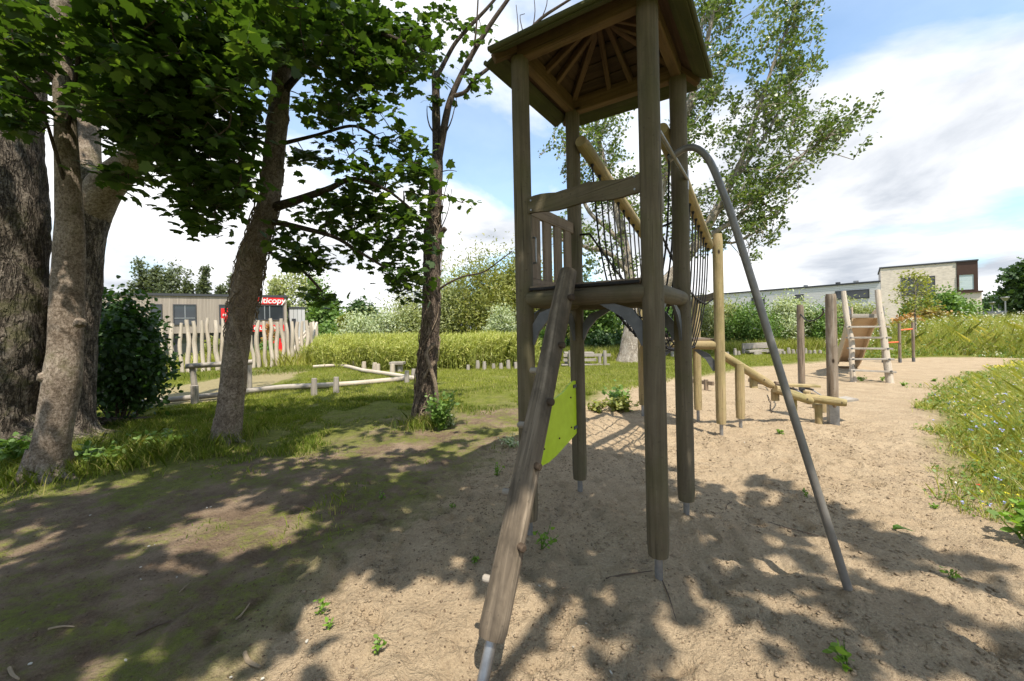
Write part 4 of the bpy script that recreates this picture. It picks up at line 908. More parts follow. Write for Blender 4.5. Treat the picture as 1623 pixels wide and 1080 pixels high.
limb(tD, 3, [(410, 380, 6.0, 8), (440, 410, 6.1, 6), (480, 430, 6.1, 5), (510, 462, 6.1, 4)], M['twig'], 8)
limb(tD, 3, [(450, 60, 6.0, 12), (420, 0, 5.6, 10), (380, -60, 5.2, 8)], M['twig'], 8)
limb(tD, 3, [(452, 20, 6.0, 12), (520, -40, 5.8, 10), (600, -60, 5.6, 8), (680, -40, 5.6, 5)], M['twig'], 8)
tE = thing('slim_forked_tree', 'slim ivy-wrapped trunk that forks into bare dark branches, left of the play tower', 'tree', tuple(onG(671, 676)))
limb(tE, 4, [(668, 700, 6.9, 60), (671, 675, 6.9, 44), (675, 620, 6.9, 35), (679, 560, 6.9, 32), (683, 500, 6.9, 29), (684, 440, 6.9, 27), (686, 380, 6.9, 28), (689, 330, 6.9, 23), (692, 270, 6.9, 20), (693, 240, 6.9, 15), (691, 180, 6.9, 13), (690, 115, 6.9, 12)], M['thinbark'], 30, .13, 'trunk', .05)
limb(tE, 4, [(693, 268, 6.9, 12), (700, 225, 6.85, 12), (707, 185, 6.8, 11.5), (715, 155, 6.8, 10), (733, 115, 6.8, 8.5), (755, 75, 6.8, 7.5), (780, 35, 6.8, 7), (806, -2, 6.8, 6), (845, -60, 6.8, 4)], M['twig'], 12, .04)
limb(tE, 4, [(720, 152, 6.8, 7), (738, 146, 6.8, 6.5), (752, 126, 6.8, 6), (776, 107, 6.9, 5.5), (812, 72, 7.1, 5), (842, 44, 7.2, 4.5), (862, 26, 7.2, 5), (890, 8, 7.2, 4), (925, -14, 7.2, 3)], M['twig'], 8)
limb(tE, 4, [(691, 125, 6.9, 9), (705, 98, 6.9, 7), (722, 68, 6.9, 6.5), (742, 45, 6.9, 6), (775, 10, 6.9, 5), (800, -20, 6.9, 4)], M['twig'], 8)
limb(tE, 4, [(752, 75, 6.8, 4), (756, 30, 6.8, 3), (758, -10, 6.8, 2.5)], M['twig'], 6)
limb(tE, 4, [(690, 110, 6.9, 5), (668, 78, 6.8, 4), (650, 62, 6.7, 3)], M['twig'], 6)
limb(tE, 4, [(686, 475, 6.9, 4.5), (697, 458, 6.85, 4), (730, 440, 6.8, 3), (765, 432, 6.7, 2.6), (790, 415, 6.6, 2), (812, 398, 6.5, 1.6)], M['twig'], 6)
limb(tE, 4, [(687, 385, 6.9, 12), (697, 372, 6.85, 9), (706, 362, 6.8, 8)], M['twig'], 8)
limb(tE, 4, [(690, 345, 6.9, 7), (698, 335, 6.85, 6), (701, 326, 6.8, 5)], M['twig'], 8)
limb(tE, 4, [(697, 308, 6.9, 2.5), (710, 311, 6.8, 2), (722, 318, 6.75, 1.8), (735, 322, 6.7, 1.5)], M['twig'], 5)
for a in ([(690, 214, 6.9, 3), (681, 200, 6.85, 2.4), (677, 182, 6.8, 1.8), (677, 168, 6.8, 1)], [(689, 180, 6.9, 2.5), (682, 172, 6.9, 2), (681, 165, 6.9, 1)], [(707, 210, 6.8, 2.6), (716, 190, 6.8, 2), (724, 155, 6.8, 1)], [(698, 273, 6.9, 2), (712, 270, 6.8, 1.5), (724, 272, 6.8, 1)],
          [(697, 350, 6.9, 2), (704, 310, 6.8, 1.4), (710, 285, 6.8, 1)], [(700, 360, 6.9, 2), (710, 335, 6.8, 1.4), (716, 300, 6.8, 1)], [(820, 66, 7.1, 2), (821, 40, 7.1, 1.5), (818, 8, 7.1, 1)], [(845, 42, 7.2, 2), (848, 18, 7.2, 1.5), (846, -8, 7.2, 1)], [(858, 30, 7.2, 2), (866, 10, 7.2, 1.5), (868, -10, 7.2, 1)], [(830, 56, 7.2, 2), (824, 26, 7.2, 1.2), (832, 22, 7.2, 1)]):
    limb(tE, 4, a, M['twig'], 5, 0, 'dead_twig')
for par, u, v, d_, rb, m_, n_, sd in ((tA, 76, 748, 4.62, .20, 'maplebark', 6, 1), (tC, 118, 705, 6.3, .26, 'roughbark', 6, 2), (tD, 359, 698, 6.0, .17, 'maplebark', 5, 3), (tE, 671, 677, 6.9, .15, 'thinbark', 5, 4), (tB, -30, 735, 5.9, .75, 'roughbark', 7, 5)):
    c = W(u, v, d_); rg = random.Random(sd)
    for k in range(n_):
        a = 6.28 * k / n_ + rg.uniform(-.4, .4); e = Vector((math.cos(a), math.sin(a), 0)); L_r = rb * rg.uniform(1.3, 2.2)
        p0, p1, p2, p3 = [Vector((c.x, c.y, 0)) + e * q for q in (rb * .45, rb * .95, rb * 1.1 + L_r * .3, rb + L_r)]; p2 += Vector((-e.y, e.x, 0)) * rg.uniform(-.06, .06)
        T([Z3(p0, .34), Z3(p1, gz(p1.x, p1.y) + .07), Z3(p2, gz(p2.x, p2.y) + .005), Z3(p3, gz(p3.x, p3.y) - .06)], [rb * .42, rb * .34, rb * .2, rb * .08], seg=14, step=.04, rn=.12, seed=k).build('root', M[m_], par)
# dry ivy on the two slim trunks
def vines(par, pts, n, seed, lo, hi, rr=(.004, .010), spread=1.25):
    r = random.Random(seed); P, rad = path(pts); mb = MB(); nP = len(P)
    for i in range(n):
        a = r.uniform(0, 6.28); t0 = r.uniform(lo, hi); ln = r.uniform(.08, .3); tw_ = r.uniform(-3, 3); pp = []
        for k in range(8):
            t_ = min(.999, max(0, t0 + ln * (k / 7 - .5))) * (nP - 1); j = int(t_); c = P[j].lerp(P[j + 1], t_ - j); q = rad[j] + (rad[j + 1] - rad[j]) * (t_ - j)
            an = a + tw_ * k / 7 + r.uniform(-.25, .25); q *= r.uniform(1.02, spread)
            pp.append(c + Vector((math.cos(an) * q, math.sin(an) * q, r.uniform(-.02, .02))))
        e = r.uniform(*rr); mb.tube(pp, e, seg=5, step=.05)
    mb.build('ivy_stems', M['vine'], par)
vines(tD, [(374, 560, 6, 42), (383, 500, 6, 44), (389, 460, 6, 46), (399, 410, 6, 44), (415, 360, 6, 38), (428, 310, 6, 34)], 150, 3, .15, .95, (.003, .009), 1.27)
vines(tD, [(428, 310, 6.0, 34), (433, 260, 6.0, 35), (440, 190, 6.0, 34), (447, 110, 6.0, 30)], 22, 5, 0, 1, (.005, .012), 1.15)
vines(tE, [(671, 675, 6.9, 40), (675, 620, 6.9, 33), (679, 560, 6.9, 30), (683, 500, 6.9, 27), (684, 440, 6.9, 25), (686, 380, 6.9, 26), (689, 330, 6.9, 22)], 46, 8, 0, 1, (.004, .011), 1.25)
for par, ps_ in ((tD, [(378, 462, 5.84, 6), (370, 495, 5.84, 7), (377, 530, 5.82, 8), (386, 560, 5.84, 8), (389, 590, 5.86, 7), (387, 625, 5.9, 6)]), (tE, [(690, 545, 6.75, 5), (676, 560, 6.7, 6), (683, 585, 6.68, 6.5), (690, 610, 6.68, 6.5), (693, 640, 6.72, 6)]), (tE, [(662, 672, 6.75, 6), (658, 655, 6.72, 6), (662, 640, 6.75, 5)]),
                 (tE, [(694, 570, 6.75, 5), (680, 585, 6.7, 5), (672, 600, 6.72, 4)])):
    P, r_ = path(ps_); T(P, r_, seg=8, step=.04, rn=.1).build('thick_vine', M['vine'], par)
# leaf clusters:   u, v, ru, rv, depth range, clusters, tree index
CL = [(60, 50, 90, 65, 3.6, 5.4, 46, 0), (22, 140, 40, 55, 3.9, 4.7, 16, 0), (170, 30, 90, 70, 3.6, 5.4, 60, 0), (215, 110, 110, 75, 3.8, 5.6, 80, 2), (250, 185, 100, 55, 4.2, 5.6, 62, 2), (205, 268, 34, 22, 4.6, 5.4, 9, 2),
      (330, 60, 110, 90, 3.8, 5.6, 80, 2), (350, 170, 90, 70, 4.2, 5.6, 62, 2), (320, 262, 62, 45, 4.4, 5.6, 34, 2), (372, 300, 52, 48, 4.4, 5.6, 30, 2), (330, 340, 36, 26, 4.6, 5.2, 9, 2), (400, 230, 34, 60, 4.6, 5.6, 24, 2),
      (425, 60, 70, 80, 4.2, 5.8, 48, 3), (500, 30, 70, 50, 4.6, 6.4, 34, 3), (580, 40, 80, 60, 5.0, 6.6, 50, 3), (640, 90, 48, 62, 5.2, 6.6, 30, 3), (560, 110, 60, 45, 5.2, 6.4, 26, 3), (530, 155, 58, 34, 5.2, 6.4, 17, 3), (590, 160, 30, 22, 5.2, 6.2, 5, 3),
      (640, 250, 42, 40, 5.4, 6.6, 13, 3), (600, 262, 46, 36, 5.4, 6.6, 13, 3), (560, 235, 40, 26, 5.4, 6.4, 9, 3), (610, 320, 70, 44, 5.4, 6.6, 30, 3), (640, 375, 46, 36, 5.4, 6.6, 16, 3), (545, 330, 50, 30, 5.4, 6.4, 13, 3), (575, 385, 50, 26, 5.4, 6.4, 10, 3), (500, 330, 28, 26, 5.4, 6.4, 6, 3),
      (640, 432, 34, 22, 5.4, 6.4, 7, 3), (655, 462, 26, 12, 5.4, 6.2, 4, 3), (500, 415, 40, 24, 5.6, 6.4, 9, 3), (470, 430, 26, 18, 5.6, 6.2, 5, 3), (512, 468, 16, 10, 5.7, 6.2, 3, 3), (445, 372, 26, 28, 5.2, 5.8, 8, 3), (488, 250, 28, 20, 5.4, 6.2, 5, 3), (485, 195, 30, 18, 5.4, 6.2, 5, 3),
      (690, 95, 34, 30, 6.4, 7.2, 9, 4), (700, 145, 26, 22, 6.4, 7.2, 7, 4), (735, 70, 40, 48, 6.4, 7.2, 14, 4), (735, 15, 50, 25, 6.4, 7.2, 10, 4), (765, 130, 12, 16, 6.6, 7.0, 2, 4), (742, 120, 14, 16, 6.6, 7.0, 3, 4), (728, 318, 14, 7, 6.6, 6.8, 2, 4), (745, 322, 9, 6, 6.6, 6.8, 1, 4), (800, 46, 9, 12, 6.6, 6.9, 1, 4), (805, 62, 6, 5, 6.6, 6.9, 1, 4), (690, 25, 24, 30, 6.4, 7.2, 7, 4)]
rr_ = np.random.default_rng(11)
clu = {i: [] for i in range(6)}
for u, v, ru, rv, d0, d1, n_, ti in CL:
    for _ in range(n_):
        a = rr_.uniform(0, 6.28); q_r = math.sqrt(rr_.random()); uu, vv, dd_ = u + ru * q_r * math.cos(a), v + rv * q_r * math.sin(a), rr_.uniform(d0, d1)
        if 90 < vv < 420 and dd_ < 6.25 and True and abs(uu - np.interp(vv, [90, 200, 260, 340, 420], [452, 443, 437, 424, 402]) + 4) < 38: continue
        if dd_ < 4.95 and abs(uu - 101) < 32: continue
        if (uu > 470 and ti == 3 and rr_.random() < .34) or (ti == 4 and rr_.random() < .6) or (vv > 215 and uu < 430 and rr_.random() < .2): continue
        clu[ti].append(W(uu, vv, dd_))
# crown parts above the frame (needed for the shade below them)
for _ in range(230):
    x, y = rr_.uniform(-7.5, 1.0), rr_.uniform(1.5, 8.0); zlo = EYE + .86 * y + .35 + (.3 if x < -3 else 0); z = zlo + rr_.uniform(0, 2.6)
    if z < 4.0: z = 4.0 + rr_.uniform(0, 2)
    if x > -.5 and y > 4 : continue
    if vnoise(x, y, 1.3, 77) < .36: continue
    clu[2 if x < -2.6 else 3].append(Vector((x, y, z)))
tF = thing('maple_behind', 'maple standing behind the viewpoint whose branches shade the sand in front of the tower', 'tree', (-2.0, -3.6, 0))
TF = [[(-2.0, -3.6, -.2), (-1.95, -3.5, 1.5), (-1.8, -3.2, 3.4), (-1.4, -2.6, 5.0), (-.9, -1.6, 6.4)], [(-1.8, -3.2, 3.4), (-.6, -2.2, 4.6), (.8, -1.0, 5.6), (2.0, .3, 6.2)], [(-1.8, -3.2, 3.6), (-3.0, -2.0, 5.0), (-3.8, -.6, 5.8)], [(-.9, -1.6, 6.2), (.2, .0, 6.4), (1.0, 1.2, 6.8)]]
for k, p_ in enumerate(TF):
    o = T(p_, [.24, .20, .17, .12, .06][:len(p_)] if k == 0 else [.10, .08, .05, .03][:len(p_)], seg=18, step=.15, rn=.08, seed=k).build('trunk' if k == 0 else 'limb', M['maplebark'], tF)
    for i in range(len(p_) - 1):
        for f_ in np.linspace(0, 1, 5): LIMBS.append((Vector(p_[i]).lerp(Vector(p_[i + 1]), f_), 5))
GAP = .47
for _ in range(980):
    x, y = rr_.uniform(-6, 5.2), rr_.uniform(-5.0, 2.3); z = rr_.uniform(5.0, 7.2)
    if z < EYE + .86 * y + .5: continue
    # where its shade lands on the ground
    sx, sy = x - SUN.x / SUN.z * z, y - SUN.y / SUN.z * z
    lim = (GAP if sy < 3.7 - .42 * max(0, sx - 1) else GAP + .16) + (.30 if (sy > 4.8 + .25 * (-sx) and sx > .2) else 0)
    if sx < -.8: lim = GAP + .045
    if -.7 < sx < 1.7 and 2.6 < sy < 5.0 - .0 * sx: lim = .33
    if vnoise(sx, sy, .85, 91) * .6 + vnoise(sx, sy, .34, 93) * .4 < lim: continue
    clu[5].append(Vector((x, y, z)))
TR = [tA, tB, tC, tD, tE, tF]
LP = np.array([tuple(p) for p, i in LIMBS]); LI = np.array([i for p, i in LIMBS])
for ti, cs in clu.items():
    if not cs: continue
    C0 = np.array([tuple(c) for c in cs]); lpts = LP[LI == ti]; tw_ = MB(); allc = []; tint = []
    dmin = np.array([np.linalg.norm(lpts - c, axis=1).min() for c in C0]); nodes = lpts.copy()
    for c in C0[dmin.argsort()]:
        dd = np.linalg.norm(nodes - c, axis=1) + .2 * np.abs(nodes[:, 2] - c[2]); s_ = nodes[dd.argmin()]; nodes = np.vstack([nodes, c[None]])
        m1 = s_ * .6 + c * .4 + rr_.normal(size=3) * .07 + np.array([0, 0, .05]); m2 = s_ * .25 + c * .75 + rr_.normal(size=3) * .05 + np.array([0, 0, .04])
        tw_.tube([s_, m1, m2, c], [.010, .007, .005, .003], seg=4, step=.15, cap=False)
        n_ = int(rr_.integers(13, 24)) if ti != 5 else int(rr_.integers(14, 22)); hd_ = rr_.normal(size=3); hd_[2] *= .3; hd_ /= np.linalg.norm(hd_)
        t_ = rr_.uniform(-1, 1, n_)[:, None]; pts = c + hd_ * t_ * (.26 if ti != 5 else .34) + rr_.normal(size=(n_, 3)) * np.array([.085, .085, .06]) * (1 if ti != 5 else 1.35)
        for k in range(3): tw_.tube([c, (c + pts[k]) / 2 + rr_.normal(size=3) * .015, pts[k]], [.003, .0022, .0015], seg=3, cap=False)
        allc.append(pts); tint.append(np.clip(rr_.random() * .5 + rr_.random(n_) * .5, 0, 1))
    allc = np.concatenate(allc); tint = np.concatenate(tint)
    tw_.build('twigs', M['twig'], TR[ti])
    leaves('crown', M['maple'], TR[ti], allc, {5: .20, 4: .115}.get(ti, .128), 'maple', tr=.6, nr=.42, tint=tint, r=rr_)
# a few twigs with leaves on the massive trunk so that it carries foliage of its own
# ------------------------------------------------------------------ dark shrub beside the trunks
def bush(name, label, cat, x, y, top, rad, n, ls, kind, mat, group=None, bottom=.05, clumps=45, tight=.24, tip=(0, 0, .35), ry=None, stem='twig', seed=0, sq=1.0, nr=.9, windx=0, lo=.45):
    r = np.random.default_rng(1000 + seed); g0 = gz(x, y); th = thing(name, label, cat, (x, y, g0), group); ry = ry or rad
    zc = (top + bottom) / 2; hz_ = (top - bottom) / 2; dv = r.normal(size=(clumps, 3)); dv /= np.linalg.norm(dv, axis=1)[:, None]
    q_ = r.uniform(lo, .88, clumps)[:, None]; cc = dv * q_
    wob = 1 + .22 * np.sin(dv[:, 0] * 5 + seed) * np.cos(dv[:, 2] * 4 + seed * 2)
    C0 = np.stack([x + cc[:, 0] * rad * wob * (1 - .18 * cc[:, 2] * sq), y + cc[:, 1] * ry * wob, g0 + zc + cc[:, 2] * hz_ * wob], 1); C0[:, 0] += windx * (C0[:, 2] - g0) / top
    k = n // clumps; s_ = np.minimum(rad, hz_) * tight
    jit = r.normal(size=(clumps, k, 3)) * s_ * r.uniform(.6, 1.3, (clumps, 1, 1)); jit[..., 2] *= 1.15
    P = (C0[:, None] + jit).reshape(-1, 3); P[:, 2] = np.maximum(P[:, 2], g0 + .03)
    ti = np.clip(np.repeat(r.random(clumps), k) * .45 + r.random(len(P)) * .55, 0, 1)
    mb = MB()
    for c in C0[r.permutation(clumps)[:min(16, clumps)]]:
        b = np.array([x + (c[0] - x) * .12, y + (c[1] - y) * .12, g0 - .1]); m_ = b * .45 + c * .55 + r.normal(size=3) * .05 * rad + np.array([0, 0, -.1 * hz_]); rr = .012 + .012 * rad
        mb.tube([b, m_, c], [rr, rr * .6, rr * .25], seg=5, step=max(.15, rad * .2), cap=False)
    mb.build('stems', M[stem], th)
    out = (P - np.array([x, y, g0 + zc])); out /= np.linalg.norm(out, axis=1)[:, None] + 1e-6
    leaves('foliage', M[mat], th, P, ls, kind, tip=out * .5 + np.array(tip), nrm=out * .6 + np.array([0, 0, .35]), tr=.6, nr=nr, tint=ti, r=r)
    return th
def pbush(name, label, cat, u, vtop, wpx, d, n, ls, kind, mat, **k):
    p = W(u, vtop + (12 if 1100 < u < 1420 else 6 if u > 1400 else -6 if 640 < u < 900 else 0), d); g0 = gz(p.x, d); th = math.atan((u - CX) / FPX)
    return bush(name, label, cat, p.x, d, p.z - g0, wpx / 2 * d / FPX * .98, n, ls, kind, mat, **k)
pbush('dark_shrub', 'dense dark green shrub beside the stout forked trunk', 'shrub', 186, 462, 132, 7.7, 7500, .10, 'oval', 'shrubleaf', clumps=80, tight=.20, seed=1, ry=.8, tip=(0, 0, -.2), bottom=-.1)
for k, (u, v, s_) in enumerate(((262, 582, .5), (236, 545, .45), (240, 508, .4), (225, 478, .3), (250, 560, .4))):
    pass
# ------------------------------------------------------------------ willows, bushes and far trees
L_ = [
 ('silver_willow', 'small silvery willow at the left end of the bushes behind the reeds', 'willow', 572, 494, 74, 23, 2600, .17, 'lance', 'silver', dict(seed=2)),
 ('silver_willow', 'low grey-green willow left of the slim forked trunk, right of the smallest silvery one', 'willow', 612, 492, 80, 24, 2600, .17, 'lance', 'silver', dict(seed=3)),
 ('willow_tree', 'rounded olive willow just left of the slim forked trunk', 'willow', 652, 478, 90, 25, 3000, .19, 'lance', 'willow', dict(seed=4)),
 ('willow_tree', 'tall pale willow just right of the slim forked trunk', 'willow', 716, 430, 80, 27, 3800, .20, 'lance', 'willow', dict(seed=5)),
 ('willow_tree', 'broad olive-yellow willow between the slim trunk and the tower', 'willow', 772, 410, 96, 26, 5200, .20, 'lance', 'olive', dict(seed=6, clumps=60)),
 ('willow_tree', 'tall olive willow directly behind the left tower post', 'willow', 826, 388, 80, 27, 4600, .20, 'lance', 'olive', dict(seed=7, clumps=60)),
 ('silver_willow', 'bright silvery willow in front of the olive willows beside the left tower post', 'willow', 796, 487, 56, 21, 2600, .15, 'lance', 'silver', dict(seed=8)),
 ('willow_tree', 'green willow seen through the tower under the slatted railing', 'willow', 885, 440, 90, 27, 3600, .20, 'lance', 'olive', dict(seed=9)),
 ('leafy_shrub', 'mid-green shrub seen between the climbing log and the front tower post', 'shrub', 940, 455, 84, 26, 3200, .20, 'oval', 'green', dict(seed=10)),
 ('leafy_shrub', 'dark green low shrub behind the slatted picnic bench', 'shrub', 945, 530, 110, 22, 3000, .16, 'oval', 'darkgreen', dict(seed=11)),
 ('leafy_shrub', 'bright green low shrub left of the poplar trunk foot', 'shrub', 866, 535, 60, 21, 1800, .15, 'oval', 'green', dict(seed=12)),
 ('leafy_shrub', 'green shrub behind the net ropes right of the poplar trunk', 'shrub', 1048, 470, 90, 25, 3000, .18, 'oval', 'green', dict(seed=13)),
 ('silver_willow', 'pale willow bush just right of the yellowish bridge post', 'willow', 1132, 462, 96, 24, 4200, .17, 'lance', 'willow', dict(seed=14)),
 ('willow_bush', 'dark-hearted willow bush behind the log bench, left part', 'willow', 1190, 474, 90, 22.5, 3600, .16, 'lance', 'green', dict(seed=15)),
 ('silver_willow', 'grey-green willow bush rising above the log bench', 'willow', 1246, 466, 82, 23, 4200, .16, 'lance', 'silver', dict(seed=16)),
 ('willow_bush', 'green willow bush between the two rope posts', 'willow', 1293, 478, 70, 22.5, 3000, .16, 'lance', 'green', dict(seed=17)),
 ('silver_willow', 'pale willow bush seen behind the slide ladder', 'willow', 1352, 470, 82, 24, 3800, .16, 'lance', 'willow', dict(seed=18)),
 ('willow_bush', 'low green bush right of the slide', 'shrub', 1408, 520, 56, 22, 1800, .15, 'lance', 'green', dict(seed=19)),
 ('rusty_shrub', 'small orange-leaved shrub behind the pull-up bars', 'shrub', 1442, 497, 56, 26, 1500, .17, 'oval', 'rust', dict(seed=20, clumps=24)),
 ('rusty_shrub', 'olive-brown rounded shrub in front of the brick building', 'shrub', 1478, 488, 58, 27, 2600, .17, 'oval', 'brownleaf', dict(seed=21)),
 ('leafy_shrub', 'big green shrub against the brick wall, behind the olive-brown one', 'shrub', 1482, 464, 80, 34, 3600, .22, 'oval', 'green', dict(seed=22)),
 ('leafy_shrub', 'bright green shrub below the brown corner window', 'shrub', 1522, 476, 60, 34, 2600, .20, 'oval', 'green', dict(seed=23)),
 ('leafy_shrub', 'low olive hedge shrub right of the brick building', 'shrub', 1568, 500, 56, 32, 2000, .20, 'oval', 'brownleaf', dict(seed=24)),
 ('leafy_shrub', 'olive hedge shrub at the right edge of the meadow', 'shrub', 1612, 498, 60, 30, 2000, .18, 'oval', 'olive', dict(seed=25)),
 ('round_tree', 'dark dome-shaped tree far away beyond the silvery willow', 'tree', 574, 476, 44, 75, 2600, .55, 'clump', 'darkgreen', dict(seed=26)),
 ('tall_green_tree', 'tall green tree right of the small grey house', 'tree', 519, 466, 48, 52, 2600, .42, 'clump', 'green', dict(seed=27)),
 ('leafy_shrub', 'yellowish round bush left of the dome-shaped tree', 'shrub', 548, 498, 34, 48, 1400, .34, 'clump', 'olive', dict(seed=28)),
 ('leafy_shrub', 'green bush below the tall green tree', 'shrub', 512, 512, 36, 44, 1400, .32, 'clump', 'green', dict(seed=29)),
 ('yellow_bush', 'yellow-green bush at the window line behind the palisade', 'shrub', 340, 533, 30, 27, 1300, .15, 'oval', 'olive', dict(seed=30)),
 ('rusty_shrub', 'young orange-tinted bush in front of the shop windows', 'shrub', 428, 505, 18, 27, 700, .13, 'oval', 'rust', dict(seed=31, clumps=20)),
 ('leafy_shrub', 'low bush at the far right of the palisade', 'shrub', 420, 545, 30, 26, 1000, .14, 'oval', 'green', dict(seed=32)),
 ('far_tree', 'dark tree beside the brick building, behind the street lamp', 'tree', 1577, 463, 46, 66, 2400, .5, 'clump', 'darkgreen', dict(seed=33)),
 ('far_tree', 'dark large tree cut off by the right edge of the photo', 'tree', 1626, 416, 46, 50, 3400, .5, 'clump', 'darkgreen', dict(seed=34)),
 ('far_tree', 'low dark tree between the street lamps and the right edge', 'tree', 1602, 484, 40, 60, 1800, .42, 'clump', 'darkgreen', dict(seed=35)),
]
for nm, lab, cat, u, vt, wp, d_, n_, ls, kd, mt, kw in L_:
    if nm == 'willow_tree': kw = dict(kw, tight=.33, clumps=80, lo=.2); n_ = int(n_ * 1.6)
    pbush(nm, lab, cat, u, vt, wp, d_, int(n_ * 1.9), ls * 1.12, kd, mt, **kw)
# poplars behind the wood-clad building
PG = 'poplars behind the wood-clad building'
for k, (u, vt, wp, lab) in enumerate(((214, 405, 36, 'leftmost poplar rising over the wood-clad roof'), (238, 420, 26, 'shorter poplar, second from the left over the wood-clad roof'), (262, 400, 36, 'tallest poplar over the middle of the wood-clad roof'), (286, 438, 24, 'low poplar just right of the tallest one'), (313, 417, 22, 'slender lone poplar standing apart over the roof'), (362, 428, 30, 'sparse poplar left of the leaning ivy trunk'), (386, 402, 22, 'thin pale poplar right behind the leaning ivy trunk'), (340, 455, 24, 'low dark crown just above the roof between two poplars'))):
    pbush('far_poplar', lab, 'poplar', u, vt - 4, wp * .8, 66, 2400, .42, 'clump', 'farpoplar', group=PG, seed=50 + k, clumps=46, tight=.34, windx=1.2, bottom=2.0, tip=(.4, 0, .6))
for k, (u, vt, wp, lab, mt) in enumerate(((470, 410, 60, 'airy pale green tree right above the red shop sign', 'willow'), (500, 435, 50, 'airy green tree over the grey annex', 'green'), (440, 432, 40, 'pale tree behind the right end of the wood-clad roof', 'willow'))):
    pbush('airy_tree', lab, 'tree', u, vt, wp, 56, 2600, .36, 'clump', mt, seed=70 + k, clumps=50, tight=.3, bottom=.5)
# sapling with stake-like pale stem
sp0 = W(1452, 512, 18.5); sapl = thing('young_tree', 'young tree with a thin pale trunk and sparse yellow-green crown before the brick wall', 'tree', (sp0.x, 18.5, gz(sp0.x, 18.5)))
T([Vector((sp0.x, 18.5, -.1)), W(1451, 512, 18.5), W(1450, 470, 18.5), W(1449, 436, 18.5)], [.045, .035, .025, .01], seg=8, step=.3).build('trunk', M['poplarbark'], sapl)
r = np.random.default_rng(5); P = []; mb = MB()
for k in range(44):
    v = r.uniform(432, 492); wmax = 10 + 24 * math.sin(min(1, (v - 428) / 60) * 2.2); c = W(1450 + r.uniform(-1, 1) * wmax, v, 18.5 + r.uniform(-.7, .7)); c0 = W(1450, v + 12, 18.5); mb.tube([c0, c0.lerp(c, .5) + Vector((0, 0, .03)), c], [.010, .007, .004], seg=4, cap=False)
    P.append(np.array(c) + r.normal(size=(24, 3)) * .12)
c = W(1412, 478, 18.4); mb.tube([W(1450, 488, 18.5), W(1430, 481, 18.4), c], [.012, .008, .004], seg=4, cap=False); P.append(np.array(W(1418, 479, 18.4)) + r.normal(size=(16, 3)) * np.array([.18, .05, .04]))
mb.build('branches', M['twig'], sapl); leaves('crown', M['olive'], sapl, np.concatenate(P), .11, 'oval', r=r)

# ------------------------------------------------------------------ leaning white poplar behind the tower
pp = thing('leaning_poplar', 'large pale-barked poplar leaning right behind the play tower, crown blown sideways', 'tree', tuple(onG(1002, 573)))
r = np.random.default_rng(21); PL = []
def plimb(pts, w, name='limb', seg=12, cl=True):
    P = [W(u, v, d) for u, v, d in pts]; rad = [wr(p[0], x, p[2]) for p, x in zip(pts, w)]; T(P, rad, seg=seg, step=.3, rn=.08, rf=(1.4, .5), seed=len(PL)).build(name, M['poplarbark'], pp)
    if cl: PL.append(P)
plimb([(1002, 585, 17.8), (1002, 570, 17.8), (1003, 545, 17.8), (1008, 515, 17.8), (1014, 490, 17.9)], [64, 50, 38, 34, 36], 'trunk', 24, False)
plimb([(1010, 505, 17.8), (1000, 450, 17.9), (990, 390, 18), (975, 320, 18.2), (955, 250, 18.4), (945, 190, 18.6), (950, 120, 18.8)], [22, 18, 15, 12, 9, 6, 3])
plimb([(1014, 495, 17.8), (1024, 440, 17.6), (1035, 370, 17.4), (1050, 290, 17.2), (1080, 200, 17), (1110, 110, 16.8), (1130, 20, 16.6), (1140, -60, 16.5)], [24, 20, 17, 14, 11, 8, 6, 4])
plimb([(1016, 500, 17.8), (1050, 455, 17.6), (1095, 400, 17.3), (1135, 335, 17.0), (1160, 285, 16.8), (1182, 240, 16.7), (1200, 180, 16.5), (1230, 90, 16.3), (1262, 10, 16.2)], [26, 22, 17, 15, 12, 9, 7, 5, 3])
plimb([(1090, 405, 17.3), (1130, 370, 17.1), (1170, 345, 16.9), (1205, 305, 16.8), (1250, 265, 16.6), (1300, 225, 16.4), (1345, 205, 16.3)], [11, 10, 9, 7, 5, 3, 2])
plimb([(1200, 310, 16.8), (1230, 340, 16.7), (1245, 330, 16.6)], [4, 3, 2])
plimb([(1050, 300, 17.2), (1075, 230, 17.6), (1100, 150, 18), (1110, 60, 18.4), (1120, -40, 18.8)], [10, 8, 6, 4, 2])
plimb([(1160, 290, 16.8), (1210, 220, 17.2), (1250, 150, 17.5), (1290, 90, 17.8)], [9, 6, 4, 2])
plimb([(990, 390, 18), (960, 360, 18), (930, 330, 17.9), (905, 260, 17.8), (890, 215, 17.7)], [9, 7, 6, 4, 2])
plimb([(1000, 440, 17.9), (970, 405, 17.6), (930, 392, 17.4), (890, 380, 17.2)], [9, 7, 6, 4])
plimb([(1120, 380, 17.2), (1165, 385, 17.0), (1200, 365, 16.9), (1215, 350, 16.8)], [6, 4, 3, 2])
LF = []; TI = []; mb = MB()
def pspray(c, n, ln, bx=.55, bz=.75):
    dr = np.array([bx + r.normal() * .35, r.normal() * .35, bz + r.normal() * .35]); dr /= np.linalg.norm(dr); c = np.array(c); e = c + dr * ln
    mb.tube([c, c + dr * ln * .5 + np.array([0, 0, .05]), e], [.016, .010, .005], seg=4, cap=False)
    t_ = r.uniform(.15, 1.05, n)[:, None]; LF.append(c + (e - c) * t_ + r.normal(size=(n, 3)) * (.085 + .03 * ln)); TI.append(np.clip(r.random() * .5 + r.random(n) * .5, 0, 1))
